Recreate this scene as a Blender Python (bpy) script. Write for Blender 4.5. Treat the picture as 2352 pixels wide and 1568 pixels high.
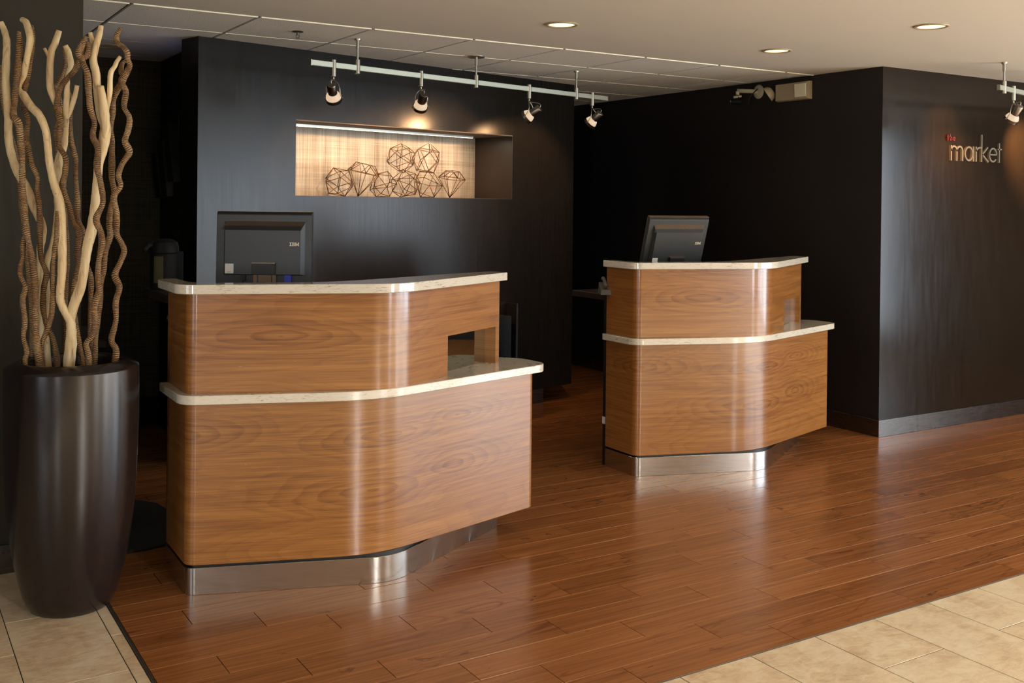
import bpy, bmesh, math, random
from mathutils import Vector, Matrix
for o in list(bpy.data.objects): bpy.data.objects.remove(o)
SC = bpy.context.scene; COL = SC.collection; PI = math.pi
random.seed(7)

# ------------------------------------------------------------------ camera
CAMH = 1.4886; FPX = 2399.44; CX = 1176.0; CY = 481.62
_y, _p, _r = math.radians(31.73828), math.radians(0.35159), math.radians(0.60090)
FW = Vector((math.sin(_y)*math.cos(_p), math.cos(_y)*math.cos(_p), -math.sin(_p)))
R0 = Vector((math.cos(_y), -math.sin(_y), 0)); U0 = R0.cross(FW)
RT = R0*math.cos(_r)+U0*math.sin(_r); UP = U0*math.cos(_r)-R0*math.sin(_r)
cam = bpy.data.objects.new('camera', bpy.data.cameras.new('camera')); COL.objects.link(cam)
cam.matrix_world = Matrix(((RT.x, UP.x, -FW.x, 0), (RT.y, UP.y, -FW.y, 0), (RT.z, UP.z, -FW.z, CAMH), (0, 0, 0, 1)))
cam.data.sensor_width = 36; cam.data.lens = FPX*36/2352; cam.data.shift_y = -(784-CY)/2352
cam.data.clip_start = 0.05; SC.camera = cam
def at(px, py, depth):            # a point of the room seen at a picture position, at a given depth
    return Vector((0, 0, CAMH))+(RT*((px-CX)/FPX)-UP*((py-CY)/FPX)+FW)*depth

# ------------------------------------------------------------------ light and exposure
w = bpy.data.worlds.new('world'); SC.world = w; w.use_nodes = True
w.node_tree.nodes['Background'].inputs[0].default_value = (0.55, 0.62, 0.75, 1)
w.node_tree.nodes['Background'].inputs[1].default_value = 0.3
SC.view_settings.view_transform = 'Standard'; SC.view_settings.look = 'None'
SC.view_settings.gamma = 1; SC.view_settings.use_curve_mapping = False
SC.view_settings.exposure = 0.40
def area(name, loc, direction, sx, sy, power, col):
    L = bpy.data.lights.new(name, 'AREA'); L.shape = 'RECTANGLE'; L.size = sx; L.size_y = sy
    L.energy = power; L.color = col
    o = bpy.data.objects.new(name, L); COL.objects.link(o); o.location = loc
    o.rotation_euler = Vector(direction).to_track_quat('-Z', 'Y').to_euler(); return o
DAY = (0.74, 0.87, 1.0); WARM = (1.0, 0.56, 0.26)
# windows of the lobby behind and beside the photographer
for wy in (-3.55, -1.35, 0.85):
    area('window_light', (8.95, wy, 1.22), (-1, 0, 0), 1.9, 2.0, 122, DAY)
for wx, ww in ((5.98, 0.22), (6.42, 0.34)): area('window_light', (wx, -4.9, 1.25), (0, 1, 0), ww, 2.1, 170*ww, (0.95, 0.97, 1.0))
area('window_light', (-3.95, -3.1, 1.25), (1, 0, 0), 0.50, 2.1, 110, (0.95, 0.97, 1.0))
area('window_light', (-3.9, 1.2, 1.25), (1, 0, 0), 1.5, 2.0, 26, DAY)
def spot(name, loc, target, power, ang, col=WARM, blend=0.6, size=0.02):
    L = bpy.data.lights.new(name, 'SPOT'); L.energy = power; L.color = col
    L.spot_size = math.radians(ang); L.spot_blend = blend; L.shadow_soft_size = size
    o = bpy.data.objects.new(name, L); COL.objects.link(o); o.location = loc
    o.rotation_euler = (Vector(target)-Vector(loc)).to_track_quat('-Z', 'Y').to_euler(); return o
# fill spots added over the unseen lobby floor, whose bounce lights the ceiling
spot('bounce_fill', (8.7, -3.0, 2.3), (7.2, -2.6, 0), 2700, 95, (1.0, 0.97, 0.92), 0.8, 0.1)
spot('bounce_fill', (2.0, -4.8, 2.3), (2.0, -3.2, 0), 2300, 95, (1.0, 0.97, 0.92), 0.8, 0.1)
spot('bounce_fill', (8.8, 0.6, 2.3), (7.4, 0.4, 0), 1800, 90, (1.0, 0.97, 0.92), 0.8, 0.1)
spot('bounce_fill', (-3.8, 0.6, 2.3), (-2.4, 0.4, 0), 1200, 90, (1.0, 0.97, 0.92), 0.8, 0.1)
# bluish screen light in the alcove, then a warm fill added there
spot('alcove_light', (1.60, 6.20, 1.70), (0.9, 6.1, 2.4), 9, 150, (0.45, 0.5, 1.0), 1.0, 0.05)
spot('alcove_light', (1.60, 6.20, 1.50), (1.0, 7.1, 1.2), 6, 150, (1.0, 0.9, 0.7), 1.0, 0.05)  # warm fill added to brighten the alcove wall

# ------------------------------------------------------------------ materials
class NT:
    def __init__(s, name):
        s.m = bpy.data.materials.new(name); s.m.use_nodes = True; s.t = s.m.node_tree
        s.b = s.t.nodes['Principled BSDF']
    def n(s, typ, **k):
        x = s.t.nodes.new(typ)
        for a, v in k.items(): setattr(x, a, v)
        return x
    def l(s, a, b): s.t.links.new(a, b)
    def math(s, op, a, b=None, c=None):
        x = s.n('ShaderNodeMath', operation=op)
        for i, v in enumerate((a, b, c)):
            if v is None: continue
            if hasattr(v, 'node'): s.l(v, x.inputs[i])
            else: x.inputs[i].default_value = v
        return x.outputs[0]
    def mapping(s, vec, scale, loc=(0, 0, 0), rot=(0, 0, 0)):
        x = s.n('ShaderNodeMapping'); x.inputs['Scale'].default_value = scale; x.inputs['Location'].default_value = loc
        x.inputs['Rotation'].default_value = rot; s.l(vec, x.inputs[0]); return x.outputs[0]
    def noise(s, vec, scale, detail=3, rough=0.55, dist=0.0):
        x = s.n('ShaderNodeTexNoise'); x.inputs['Scale'].default_value = scale; x.inputs['Detail'].default_value = detail
        x.inputs['Roughness'].default_value = rough; x.inputs['Distortion'].default_value = dist
        if vec is not None: s.l(vec, x.inputs['Vector'])
        return x.outputs[0]
    def ramp(s, f, stops):
        x = s.n('ShaderNodeValToRGB'); e = x.color_ramp.elements
        while len(e) < len(stops): e.new(0.5)
        for i, (p, c) in enumerate(stops): e[i].position = p; e[i].color = (*c, 1)
        s.l(f, x.inputs[0]); return x.outputs[0]
    def mix(s, f, a, b, typ='MIX'):
        x = s.n('ShaderNodeMix', data_type='RGBA', blend_type=typ)
        for i, v in ((0, f), (6, a), (7, b)):
            if hasattr(v, 'node'): s.l(v, x.inputs[i])
            elif i == 0: x.inputs[0].default_value = v
            else: x.inputs[i].default_value = (*v, 1)
        return x.outputs[2]
    def bump(s, h, strength=0.2, dist=0.01):
        x = s.n('ShaderNodeBump'); x.inputs['Strength'].default_value = strength; x.inputs['Distance'].default_value = dist
        s.l(h, x.inputs['Height']); s.l(x.outputs[0], s.b.inputs['Normal'])
    def set(s, **k):
        for a, v in k.items():
            i = s.b.inputs[{'col': 'Base Color', 'rough': 'Roughness', 'metal': 'Metallic', 'spec': 'Specular IOR Level', 'coat': 'Coat Weight', 'coatr': 'Coat Roughness'}[a]]
            if hasattr(v, 'node'): s.l(v, i)
            elif a == 'col': i.default_value = (*v, 1)
            else: i.default_value = v
        return s
def srgb(r, g, b):
    f = lambda c: ((c/255+0.055)/1.055)**2.4 if c > 10 else c/255/12.92
    return (f(r), f(g), f(b))
def obj_coord(T, which='Object'): return T.n('ShaderNodeTexCoord').outputs[which]
def pos(T): return T.n('ShaderNodeNewGeometry').outputs['Position']
def plain(name, col, rough=0.5, metal=0.0, spec=0.5, var=0.12, scale=30, bump=0.0):
    T = NT(name); v = obj_coord(T); nz = T.noise(v, scale, 4)
    c = T.mix(nz, tuple(x*(1-var) for x in col), tuple(min(1, x*(1+var)) for x in col))
    T.set(col=c, rough=rough, metal=metal, spec=spec)
    if bump: T.bump(nz, bump, 0.002)
    return T.m
def emis(name, col, strength):
    T = NT(name); T.set(col=(0.1, 0.1, 0.1)); T.b.inputs['Emission Color'].default_value = (*col, 1)
    T.b.inputs['Emission Strength'].default_value = strength; return T.m
def dark_wall(name, c0, c1, rough, streak=90.0, bump=0.25, spec=0.5):
    T = NT(name); p = pos(T)
    s1 = T.noise(T.mapping(p, (streak, streak, 3.0)), 1.0, 4, 0.6)
    s2 = T.noise(T.mapping(p, (1.3, 1.3, 0.9)), 1.0, 3)
    s3 = T.noise(T.mapping(p, (260, 260, 90)), 1.0, 2)
    c = T.mix(s1, c0, c1); c = T.mix(T.math('MULTIPLY', s2, 0.5), c, tuple(x*1.5 for x in c1))
    T.set(col=c, rough=T.math('MULTIPLY_ADD', s1, 0.14, rough-0.07), spec=spec)
    T.bump(T.math('ADD', s1, T.math('MULTIPLY', s3, 0.4)), bump, 0.0012); return T.m
M = {}
M['wall_niche'] = dark_wall('grasscloth_black', srgb(15, 14, 12), srgb(30, 27, 24), 0.23, 120, 0.16, 0.22)
M['wall_black'] = dark_wall('wall_near_black', srgb(16, 13, 12), srgb(24, 20, 18), 0.5, 60, 0.15)
M['wall_market'] = dark_wall('wall_dark_brown', srgb(25, 18, 12), srgb(33, 25, 17), 0.19, 30, 0.0, 0.30)
M['wall_olive'] = dark_wall('wall_olive_fabric', srgb(34, 31, 22), srgb(46, 42, 31), 0.6, 150, 0.3, 0.25)
M['lobby'] = plain('lobby_paint', srgb(104, 95, 84), 0.8)
def weave():
    T = NT('grasscloth_alcove'); p = pos(T)
    a = T.noise(T.mapping(p, (160, 160, 2.5)), 1, 3); b = T.noise(T.mapping(p, (2.5, 2.5, 160)), 1, 3)
    h = T.math('ADD', a, b)
    T.set(col=T.ramp(h, [(0.6, srgb(40, 39, 31)), (1.0, srgb(58, 57, 46)), (1.4, srgb(74, 72, 58))]), rough=0.7); T.bump(h, 0.3, 0.001); return T.m
M['weave'] = weave()
def linen():
    T = NT('niche_linen'); p = pos(T)
    a = T.noise(T.mapping(p, (150, 150, 2.0)), 1, 4, 0.6); b = T.noise(T.mapping(p, (2.0, 2.0, 150)), 1, 4, 0.6)
    e = T.noise(T.mapping(p, (14, 14, 1.0)), 1, 2)
    f = T.noise(T.mapping(p, (1.2, 1.2, 16)), 1, 2)
    h = T.math('ADD', T.math('MULTIPLY_ADD', a, 1.0, T.math('MULTIPLY', b, 0.6)), T.math('ADD', T.math('MULTIPLY', e, 0.6), T.math('MULTIPLY', f, 0.5)))
    T.set(col=T.ramp(h, [(0.0, srgb(88, 76, 62)), (0.42, srgb(118, 104, 88)), (0.53, srgb(154, 144, 130)), (0.68, srgb(188, 182, 170))]), rough=0.7)
    x = [n for n in T.t.nodes if n.type == 'VALTORGB'][0]
    m = T.math('MULTIPLY', h, 0.40); T.l(m, x.inputs[0]); T.bump(h, 0.2, 0.001); return T.m
M['linen'] = linen()
def wood_uv():
    T = NT('walnut_laminate'); uv = T.n('ShaderNodeUVMap').outputs[0]
    oi = T.n('ShaderNodeObjectInfo').outputs['Random']
    off = T.n('ShaderNodeCombineXYZ'); T.l(T.math('MULTIPLY', oi, 31.0), off.inputs[0]); T.l(T.math('MULTIPLY', oi, 17.0), off.inputs[1])
    va = T.n('ShaderNodeVectorMath', operation='ADD'); T.l(uv, va.inputs[0]); T.l(off.outputs[0], va.inputs[1])
    v = va.outputs[0]
    big = T.noise(T.mapping(v, (0.75, 3.6, 1)), 1.0, 2.5, 0.35, 0.25)
    fr = T.math('FRACT', T.math('MULTIPLY', big, 26.0)); rings = T.math('MULTIPLY', T.math('POWER', fr, 3.0), T.math('SUBTRACT', 1.0, T.math('POWER', fr, 24.0)))
    dist = None; wob = T.noise(T.mapping(v, (1.6, 7, 1)), 1.0, 3, 0.5)
    for cu, cv, ra, rb in ((.66, 1.87, .26, .052), (.74, 2.045, .20, .030), (1.02, .36, .26, .060), (1.10, .57, .24, .050), (1.44, .40, .17, .055), (1.46, .60, .18, .04), (.30, .60, .2, .05)):
        vs_ = T.n('ShaderNodeVectorMath', operation='SUBTRACT'); T.l(uv, vs_.inputs[0]); vs_.inputs[1].default_value = (cu, cv, 0)
        vm_ = T.n('ShaderNodeVectorMath', operation='MULTIPLY'); T.l(vs_.outputs[0], vm_.inputs[0]); vm_.inputs[1].default_value = (1/ra, 1/rb, 0)
        ln = T.n('ShaderNodeVectorMath', operation='LENGTH'); T.l(vm_.outputs[0], ln.inputs[0])
        dist = ln.outputs['Value'] if dist is None else T.math('SMOOTH_MIN', dist, ln.outputs['Value'], 0.5)
    fo = T.math('FRACT', T.math('MULTIPLY_ADD', wob, 3.4, T.math('MULTIPLY', dist, 2.7)))
    oval = T.math('MULTIPLY', T.math('MULTIPLY', T.math('POWER', fo, 2.2), T.math('SUBTRACT', 1.0, T.math('POWER', fo, 16.0))), T.math('MAXIMUM', T.math('MULTIPLY_ADD', dist, -0.42, 1.15), 0.0))
    rings = T.math('MULTIPLY_ADD', oval, 1.5, T.math('MULTIPLY', rings, 0.55))
    warp = T.noise(T.mapping(v, (1.1, 46, 1)), 1.0, 4, 0.65, 0.2)
    fine = T.noise(T.mapping(v, (3, 240, 1)), 1.0, 3, 0.6)
    blot = T.noise(T.mapping(v, (1.5, 2.2, 1)), 1.0, 2)
    g = T.math('ADD', T.math('MULTIPLY', rings, -0.12), T.math('ADD', T.math('MULTIPLY_ADD', warp, 0.46, 0.05), T.math('MULTIPLY', fine, 0.44)))
    c = T.ramp(g, [(0.24, srgb(86, 52, 22)), (0.42, srgb(134, 87, 39)), (0.56, srgb(162, 110, 52)), (0.70, srgb(180, 128, 66))])
    c = T.mix(T.math('MULTIPLY', blot, 0.25), c, srgb(150, 86, 46))
    # fine scratches and dings
    sc = T.noise(T.mapping(v, (9, 60, 1), rot=(0, 0, 0.9)), 2.0, 3, 0.7)
    scm = T.math('MULTIPLY', T.math('GREATER_THAN', sc, 0.72), 0.4)
    c = T.mix(scm, c, srgb(214, 176, 134))
    T.set(col=c, rough=T.math('MULTIPLY_ADD', warp, 0.08, 0.27), spec=0.5, coat=0.6, coatr=0.13); T.bump(fine, 0.04, 0.0004); return T.m
M['wood'] = wood_uv()
def stone():
    T = NT('cream_solid_surface'); v = pos(T)
    a = T.noise(T.mapping(v, (34, 34, 190), rot=(0.0, 0.06, 0)), 1.0, 5, 0.62, 0.8)
    m = T.noise(T.mapping(v, (9, 9, 22)), 1.0, 3)
    k = T.math('MULTIPLY', a, T.math('MULTIPLY_ADD', m, 0.5, 0.75))
    c = T.ramp(k, [(0.30, srgb(222, 215, 200)), (0.585, srgb(214, 206, 188)), (0.63, srgb(192, 182, 164)), (0.74, srgb(150, 138, 122))])
    T.set(col=c, rough=0.12, spec=0.6, coat=0.7, coatr=0.04); return T.m
M['stone'] = stone()
def steel(name, col=(0.62, 0.60, 0.56), rough=0.2, sc=(6, 6, 300), smudge=True):
    T = NT(name); v = pos(T)
    a = T.noise(T.mapping(v, sc), 1.0, 4, 0.6); s = T.noise(v, 9, 5, 0.7, 0.8)
    c = T.mix(a, tuple(x*0.86 for x in col), tuple(min(1, x*1.08) for x in col))
    r = T.math('MULTIPLY_ADD', a, 0.10, rough-0.05)
    if smudge: r = T.math('ADD', r, T.math('MULTIPLY', T.math('MAXIMUM', T.math('SUBTRACT', s, 0.55), 0.0), 0.35))
    T.set(col=c, rough=r, metal=1.0); T.bump(a, 0.06, 0.0004); return T.m
M['steel'] = steel('brushed_steel'); M['base_metal'] = steel('baseboard_metal', (0.17, 0.155, 0.14), 0.28)
M['nickel'] = steel('satin_nickel', (0.44, 0.41, 0.34), 0.36, (40, 40, 200), False)
M['rail'] = plain('rail_satin_aluminium', srgb(172, 176, 160), 0.42, 0.55, 0.5, 0.06, 60)
M['lampmetal'] = steel('lamp_gunmetal', (0.22, 0.19, 0.16), 0.3, (40, 40, 200), False)
M['chrome'] = steel('chrome', (0.8, 0.78, 0.75), 0.08, (40, 40, 40), False)
M['mirror'] = plain('mirror_glass', (0.62, 0.66, 0.58), 0.02, 1.0, 0.5, 0.02)
M['black'] = plain('black_plastic', srgb(13, 13, 13), 0.5, bump=0.1, scale=300)
M['blackrub'] = plain('black_rubber', srgb(14, 15, 13), 0.85, bump=0.6, scale=160)
M['case'] = plain('monitor_case', srgb(50, 52, 53), 0.42, bump=0.12, scale=500)
M['case_dark'] = plain('monitor_case_dark', srgb(24, 24, 24), 0.5)
M['bronze'] = plain('bronze_parts_and_sheen', srgb(120, 98, 76), 0.35, 0.6)  # tone of some parts; on monitor top and ribs it paints warm light
M['blue'] = plain('blue_connector', srgb(30, 60, 190), 0.4)
M['jugb'] = plain('jug_black', srgb(9, 9, 9), 0.6, spec=0.2); M['white'] = plain('white_sticker', srgb(222, 220, 214), 0.5, var=0.03)
M['grey'] = plain('grey_print', srgb(150, 150, 150), 0.6)
M['logo'] = plain('logo_silver', srgb(205, 192, 168), 0.4, 0.3)
M['dwood'] = dark_wall('dark_laminate', srgb(30, 22, 18), srgb(40, 31, 26), 0.42, 60, 0.1)
M['beige'] = plain('beige_plastic', srgb(168, 152, 122), 0.45, var=0.04)
M['lens'] = plain('clear_lens', srgb(228, 222, 190), 0.12, var=0.1, scale=90)
M['camw'] = plain('cream_plastic', srgb(176, 168, 138), 0.45, var=0.05)
M['gyp'] = plain('ceiling_paint', srgb(206, 201, 190), 0.85, var=0.03, scale=2)
M['sign'] = plain('sign_letter_metal', srgb(112, 102, 84), 0.5, 0.2)
M['red'] = plain('red_letter', srgb(84, 9, 5), 0.7)
M['wire'] = plain('bronze_wire', srgb(112, 80, 52), 0.38, 0.7, 0.5, 0.25, 40)
M['olive'] = plain('olive_label', srgb(58, 54, 16), 0.7)
M['greyplastic'] = plain('grey_plastic', srgb(92, 88, 84), 0.5)
def ctile():
    T = NT('acoustic_tile'); v = pos(T); a = T.noise(v, 170, 4, 0.7); b = T.noise(v, 60, 3)
    T.set(col=T.ramp(a, [(0.32, srgb(186, 184, 178)), (0.5, srgb(230, 228, 222)), (0.7, srgb(240, 238, 232))]), rough=0.9)
    T.bump(T.math('ADD', a, b), 0.5, 0.003); return T.m
M['ctile'] = ctile(); M['tee'] = plain('cream_tee', srgb(232, 226, 200), 0.5, var=0.02); M['tgrid'] = plain('tee_grid', srgb(58, 52, 46), 0.6)
def vasem():
    T = NT('dark_vase'); v = obj_coord(T)
    a = T.noise(T.mapping(v, (60, 60, 2.2)), 1.0, 4, 0.6); b = T.noise(T.mapping(v, (14, 14, 1.2)), 1.0, 3)
    c = T.mix(T.math('MULTIPLY', a, b), srgb(17, 15, 15), srgb(52, 36, 32))
    T.set(col=c, rough=T.math('MULTIPLY_ADD', b, 0.14, 0.13), spec=0.58); T.bump(a, 0.08, 0.001); return T.m
M['vase'] = vasem()
def drift():
    T = NT('driftwood'); v = obj_coord(T)
    a = T.noise(T.mapping(v, (60, 60, 7)), 1.0, 4, 0.6, 0.5); k = T.noise(v, 38, 2)
    c = T.ramp(a, [(0.25, srgb(150, 118, 78)), (0.42, srgb(208, 180, 132)), (0.7, srgb(226, 204, 160))])
    c = T.mix(T.math('MULTIPLY', T.math('GREATER_THAN', k, 0.74), 0.6), c, srgb(96, 66, 40))
    T.set(col=c, rough=0.6); T.bump(a, 0.25, 0.002); return T.m
M['drift'] = drift()
def twine():
    T = NT('twine'); v = obj_coord(T); uv = T.n('ShaderNodeUVMap').outputs[0]
    sx = T.n('ShaderNodeSeparateXYZ'); T.l(uv, sx.inputs[0])
    rib = T.math('MULTIPLY_ADD', T.math('COSINE', T.math('MULTIPLY', sx.outputs[0], 2*PI)), -0.5, 0.5)
    a = T.noise(v, 9, 3); b = T.noise(v, 420, 2)
    c = T.mix(rib, srgb(62, 38, 20), T.n('ShaderNodeRGB').outputs[0])
    hi = T.ramp(T.math('MULTIPLY_ADD', b, 0.6, T.math('MULTIPLY', a, 0.4)), [(0.36, srgb(98, 64, 34)), (0.5, srgb(160, 122, 74)), (0.62, srgb(206, 174, 122))])
    c = T.mix(T.math('MULTIPLY', rib, 0.95), srgb(60, 36, 18), hi)
    T.set(col=c, rough=0.75); T.bump(b, 0.6, 0.002); return T.m
M['twine'] = twine()
# floor pieces: the look of every piece comes from its own cell in the grid it lies in
PW, PL, PY0 = 0.1474, 0.6565, 2.5150; POFF = (0.9544*CAMH, 0.8092*CAMH, 0.6604*CAMH)
def plankm():
    T = NT('plank_wood'); p = pos(T); s = T.n('ShaderNodeSeparateXYZ'); T.l(p, s.inputs[0])
    row = T.math('FLOOR', T.math('DIVIDE', T.math('SUBTRACT', s.outputs[1], PY0-0.0005), PW))
    m3 = T.math('FLOORED_MODULO', row, 3.0)
    off = T.math('MULTIPLY_ADD', m3, -0.1470*CAMH, POFF[0])
    colm = T.math('FLOOR', T.math('DIVIDE', T.math('SUBTRACT', s.outputs[0], off), PL))
    cb = T.n('ShaderNodeCombineXYZ'); T.l(row, cb.inputs[0]); T.l(colm, cb.inputs[1])
    wn = T.n('ShaderNodeTexWhiteNoise', noise_dimensions='3D'); T.l(cb.outputs[0], wn.inputs[0])
    va = T.n('ShaderNodeVectorMath', operation='MULTIPLY_ADD'); T.l(wn.outputs['Color'], va.inputs[0]); va.inputs[1].default_value = (37, 19, 11); T.l(p, va.inputs[2])
    v = va.outputs[0]
    grain = T.noise(T.mapping(v, (2.2, 75, 1)), 1.0, 5, 0.6, 0.3)
    big = T.noise(T.mapping(v, (1.1, 7.5, 1)), 1.0, 2, 0.5, 0.5)
    ring = T.math('SINE', T.math('MULTIPLY', big, 75.0))
    streak = T.math('MULTIPLY', T.math('POWER', T.math('MAXIMUM', ring, 0.0), 2.0), T.math('MULTIPLY', T.math('MAXIMUM', T.math('SUBTRACT', big, 0.52), 0.0), 7.0))
    kn = T.noise(T.mapping(v, (5.0, 13, 1)), 1.0, 4, 0.65, 1.2)
    knot = T.math('MULTIPLY', T.math('MINIMUM', T.math('MULTIPLY', T.math('MAXIMUM', T.math('SUBTRACT', kn, 0.66), 0.0), 20.0), 1.0), 0.7)
    blot = T.noise(p, 1.6, 3)
    g = T.math('ADD', T.math('MULTIPLY', grain, 0.60), T.math('MULTIPLY_ADD', wn.outputs['Value'], 0.12, 0.10))
    c = T.ramp(g, [(0.30, srgb(102, 62, 32)), (0.48, srgb(133, 84, 45)), (0.62, srgb(150, 99, 55)), (0.78, srgb(168, 118, 70))])
    c = T.mix(T.math('MULTIPLY', streak, 0.55), c, srgb(84, 40, 22)); c = T.mix(knot, c, srgb(66, 32, 18))
    c = T.mix(T.math('MULTIPLY', blot, 0.16), c, srgb(146, 84, 48))
    T.set(col=c, rough=T.math('MULTIPLY_ADD', blot, 0.10, 0.19), spec=0.5); T.bump(grain, 0.03, 0.0005); return T.m
M['plank'] = plankm()
def tilem():
    T = NT('travertine_tile'); p = pos(T); oi = T.n('ShaderNodeObjectInfo').outputs['Random']
    cb = T.n('ShaderNodeCombineXYZ'); T.l(T.math('MULTIPLY', oi, 23.0), cb.inputs[0]); T.l(T.math('MULTIPLY', oi, 41.0), cb.inputs[1])
    va = T.n('ShaderNodeVectorMath', operation='ADD'); T.l(p, va.inputs[0]); T.l(cb.outputs[0], va.inputs[1]); v = va.outputs[0]
    a = T.noise(T.mapping(v, (7, 4, 1)), 1.0, 6, 0.65, 0.6); b = T.noise(v, 3.2, 3); f = T.noise(T.mapping(v, (14, 30, 1)), 1.0, 6, 0.7, 1.0)
    h = T.math('MULTIPLY_ADD', f, 0.5, T.math('MULTIPLY', a, 0.5))
    c = T.ramp(h, [(0.36, srgb(156, 122, 88)), (0.46, srgb(190, 164, 128)), (0.54, srgb(206, 186, 152)), (0.66, srgb(216, 204, 176))])
    c = T.mix(T.math('MULTIPLY', b, 0.5), c, srgb(190, 166, 142)); c = T.mix(T.math('MULTIPLY', oi, 0.3), c, srgb(206, 199, 174))
    T.set(col=c, rough=0.34, spec=0.45); T.bump(h, 0.06, 0.001); return T.m
M['tile'] = tilem(); M['grout'] = plain('dark_grout', srgb(52, 42, 32), 0.8)
M['slab'] = plain('subfloor', srgb(30, 18, 10), 0.8)

# ------------------------------------------------------------------ mesh helpers
def link(name, me, mat=None, parent=None, smooth=False):
    if mat is not None: me.materials.append(M[mat] if isinstance(mat, str) else mat)
    if smooth: me.shade_smooth()
    o = bpy.data.objects.new(name, me); COL.objects.link(o)
    if parent is not None: o.parent = parent
    return o
def mesh(name, vs, fs):
    me = bpy.data.meshes.new(name); me.from_pydata([tuple(v) for v in vs], [], fs); me.update(); return me
class B:
    def __init__(s): s.v = []; s.f = []; s.mi = []; s.k = 0
    def add(s, vs, fs):
        n = len(s.v); s.v += [tuple(v) for v in vs]; s.f += [tuple(i+n for i in f) for f in fs]; s.mi += [s.k]*len(fs); return s
    def box(s, x0, x1, y0, y1, z0, z1, R=None):
        vs = [Vector((x, y, z)) for x in (x0, x1) for y in (y0, y1) for z in (z0, z1)]
        if R is not None: vs = [R @ q for q in vs]
        return s.add(vs, [(0, 1, 3, 2), (4, 6, 7, 5), (0, 4, 5, 1), (2, 3, 7, 6), (0, 2, 6, 4), (1, 5, 7, 3)])
    def prism(s, pts, z0, z1):
        n = len(pts); a = sum(pts[i][0]*pts[(i+1) % n][1]-pts[(i+1) % n][0]*pts[i][1] for i in range(n))
        if a < 0: pts = pts[::-1]
        return s.add([(x, y, z0) for x, y in pts]+[(x, y, z1) for x, y in pts], [tuple(range(n))[::-1], tuple(range(n, 2*n))]+[(i, (i+1) % n, n+(i+1) % n, n+i) for i in range(n)])
    def tube(s, pts, r, seg=8, cap=True):
        pts = [Vector(p) for p in pts]; n = len(pts); rs = r if isinstance(r, (list, tuple)) else [r]*n
        t = [(pts[min(i+1, n-1)]-pts[max(i-1, 0)]).normalized() for i in range(n)]
        u = t[0].orthogonal().normalized(); vs = []
        for i in range(n):
            u = (u-t[i]*u.dot(t[i])).normalized(); b = t[i].cross(u)
            vs += [pts[i]+(u*math.cos(2*PI*j/seg)+b*math.sin(2*PI*j/seg))*rs[i] for j in range(seg)]
        fs = [(i*seg+j, i*seg+(j+1) % seg, (i+1)*seg+(j+1) % seg, (i+1)*seg+j) for i in range(n-1) for j in range(seg)]
        if cap: fs += [tuple(range(seg))[::-1], tuple(range((n-1)*seg, n*seg))]
        return s.add(vs, fs)
    def lathe(s, prof, seg=48, c=(0, 0, 0), R=None, close=False):
        vs = []; n = len(prof)
        for r, z in prof:
            for j in range(seg):
                q = Vector((r*math.cos(2*PI*j/seg), r*math.sin(2*PI*j/seg), z))
                if R is not None: q = R @ q
                vs.append(q+Vector(c))
        fs = [(i*seg+j, i*seg+(j+1) % seg, (i+1)*seg+(j+1) % seg, (i+1)*seg+j) for i in range(n-1) for j in range(seg)]
        if prof[0][0] > 1e-5 and close: fs.append(tuple(range(seg))[::-1])
        if prof[-1][0] > 1e-5 and close: fs.append(tuple(range((n-1)*seg, n*seg)))
        return s.add(vs, fs)
    def out(s, name, mat, parent=None, smooth=False, bevel=0, seg=2, auto=False):
        me = mesh(name, s.v, s.f)
        mats = mat if isinstance(mat, (list, tuple)) else [mat]
        o = link(name, me, None, parent, smooth)
        for m in mats: me.materials.append(M[m])
        if len(mats) > 1: me.polygons.foreach_set('material_index', s.mi)
        if bevel:
            md = o.modifiers.new('bevel', 'BEVEL'); md.width = bevel; md.segments = seg; md.limit_method = 'ANGLE'; md.angle_limit = math.radians(40)
            if hasattr(md, 'harden_normals'): md.harden_normals = False
        if auto:
            me.shade_smooth(); me.set_sharp_from_angle(angle=math.radians(35))
        return o
def tag(o, label, cat, group=None, kind=None):
    o['label'] = label; o['category'] = cat
    if group: o['group'] = group
    if kind: o['kind'] = kind
    return o
def thing(name, loc=(0, 0, 0), rz=0, label=None, cat=None, group=None):
    o = bpy.data.objects.new(name, None); COL.objects.link(o); o.empty_display_size = 0.05
    o.location = loc; o.rotation_euler = (0, 0, rz)
    if label: tag(o, label, cat, group)
    return o
def struct(o): o['kind'] = 'structure'; return o
def local(root, o):               # keep world coordinates of a part built in world space
    o.parent = root; o.matrix_parent_inverse = root.matrix_basis.inverted(); return o
def fillet(pts, rad, n=10):
    out = []
    for i, p in enumerate(pts):
        r = rad[i]
        if r <= 0 or i in (0, len(pts)-1): out.append(tuple(p)); continue
        p = Vector(p); a = (Vector(pts[i-1])-p).normalized(); b = (Vector(pts[i+1])-p).normalized()
        half = a.angle(b)/2; d = r/math.tan(half); c = p+(a+b).normalized()*(r/math.sin(half))
        p0 = p+a*d; p1 = p+b*d; a0 = (p0-c); a1 = (p1-c); th = a0.angle_signed(a1)
        for k in range(n+1):
            ang = -th*k/n; out.append((c.x+a0.x*math.cos(ang)-a0.y*math.sin(ang), c.y+a0.x*math.sin(ang)+a0.y*math.cos(ang)))
    return out
def offset(path, d):              # to the left of travel
    out = []; n = len(path)
    for i in range(n):
        a = Vector(path[max(i-1, 0)]); p = Vector(path[i]); b = Vector(path[min(i+1, n-1)])
        t1 = (p-a).normalized() if i else (b-p).normalized(); t2 = (b-p).normalized() if i < n-1 else t1
        nn = (Vector((-t1.y, t1.x))+Vector((-t2.y, t2.x))).normalized(); k = max(0.5, nn.dot(Vector((-t1.y, t1.x))))
        out.append((p.x+nn.x*d/k, p.y+nn.y*d/k))
    return out
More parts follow.
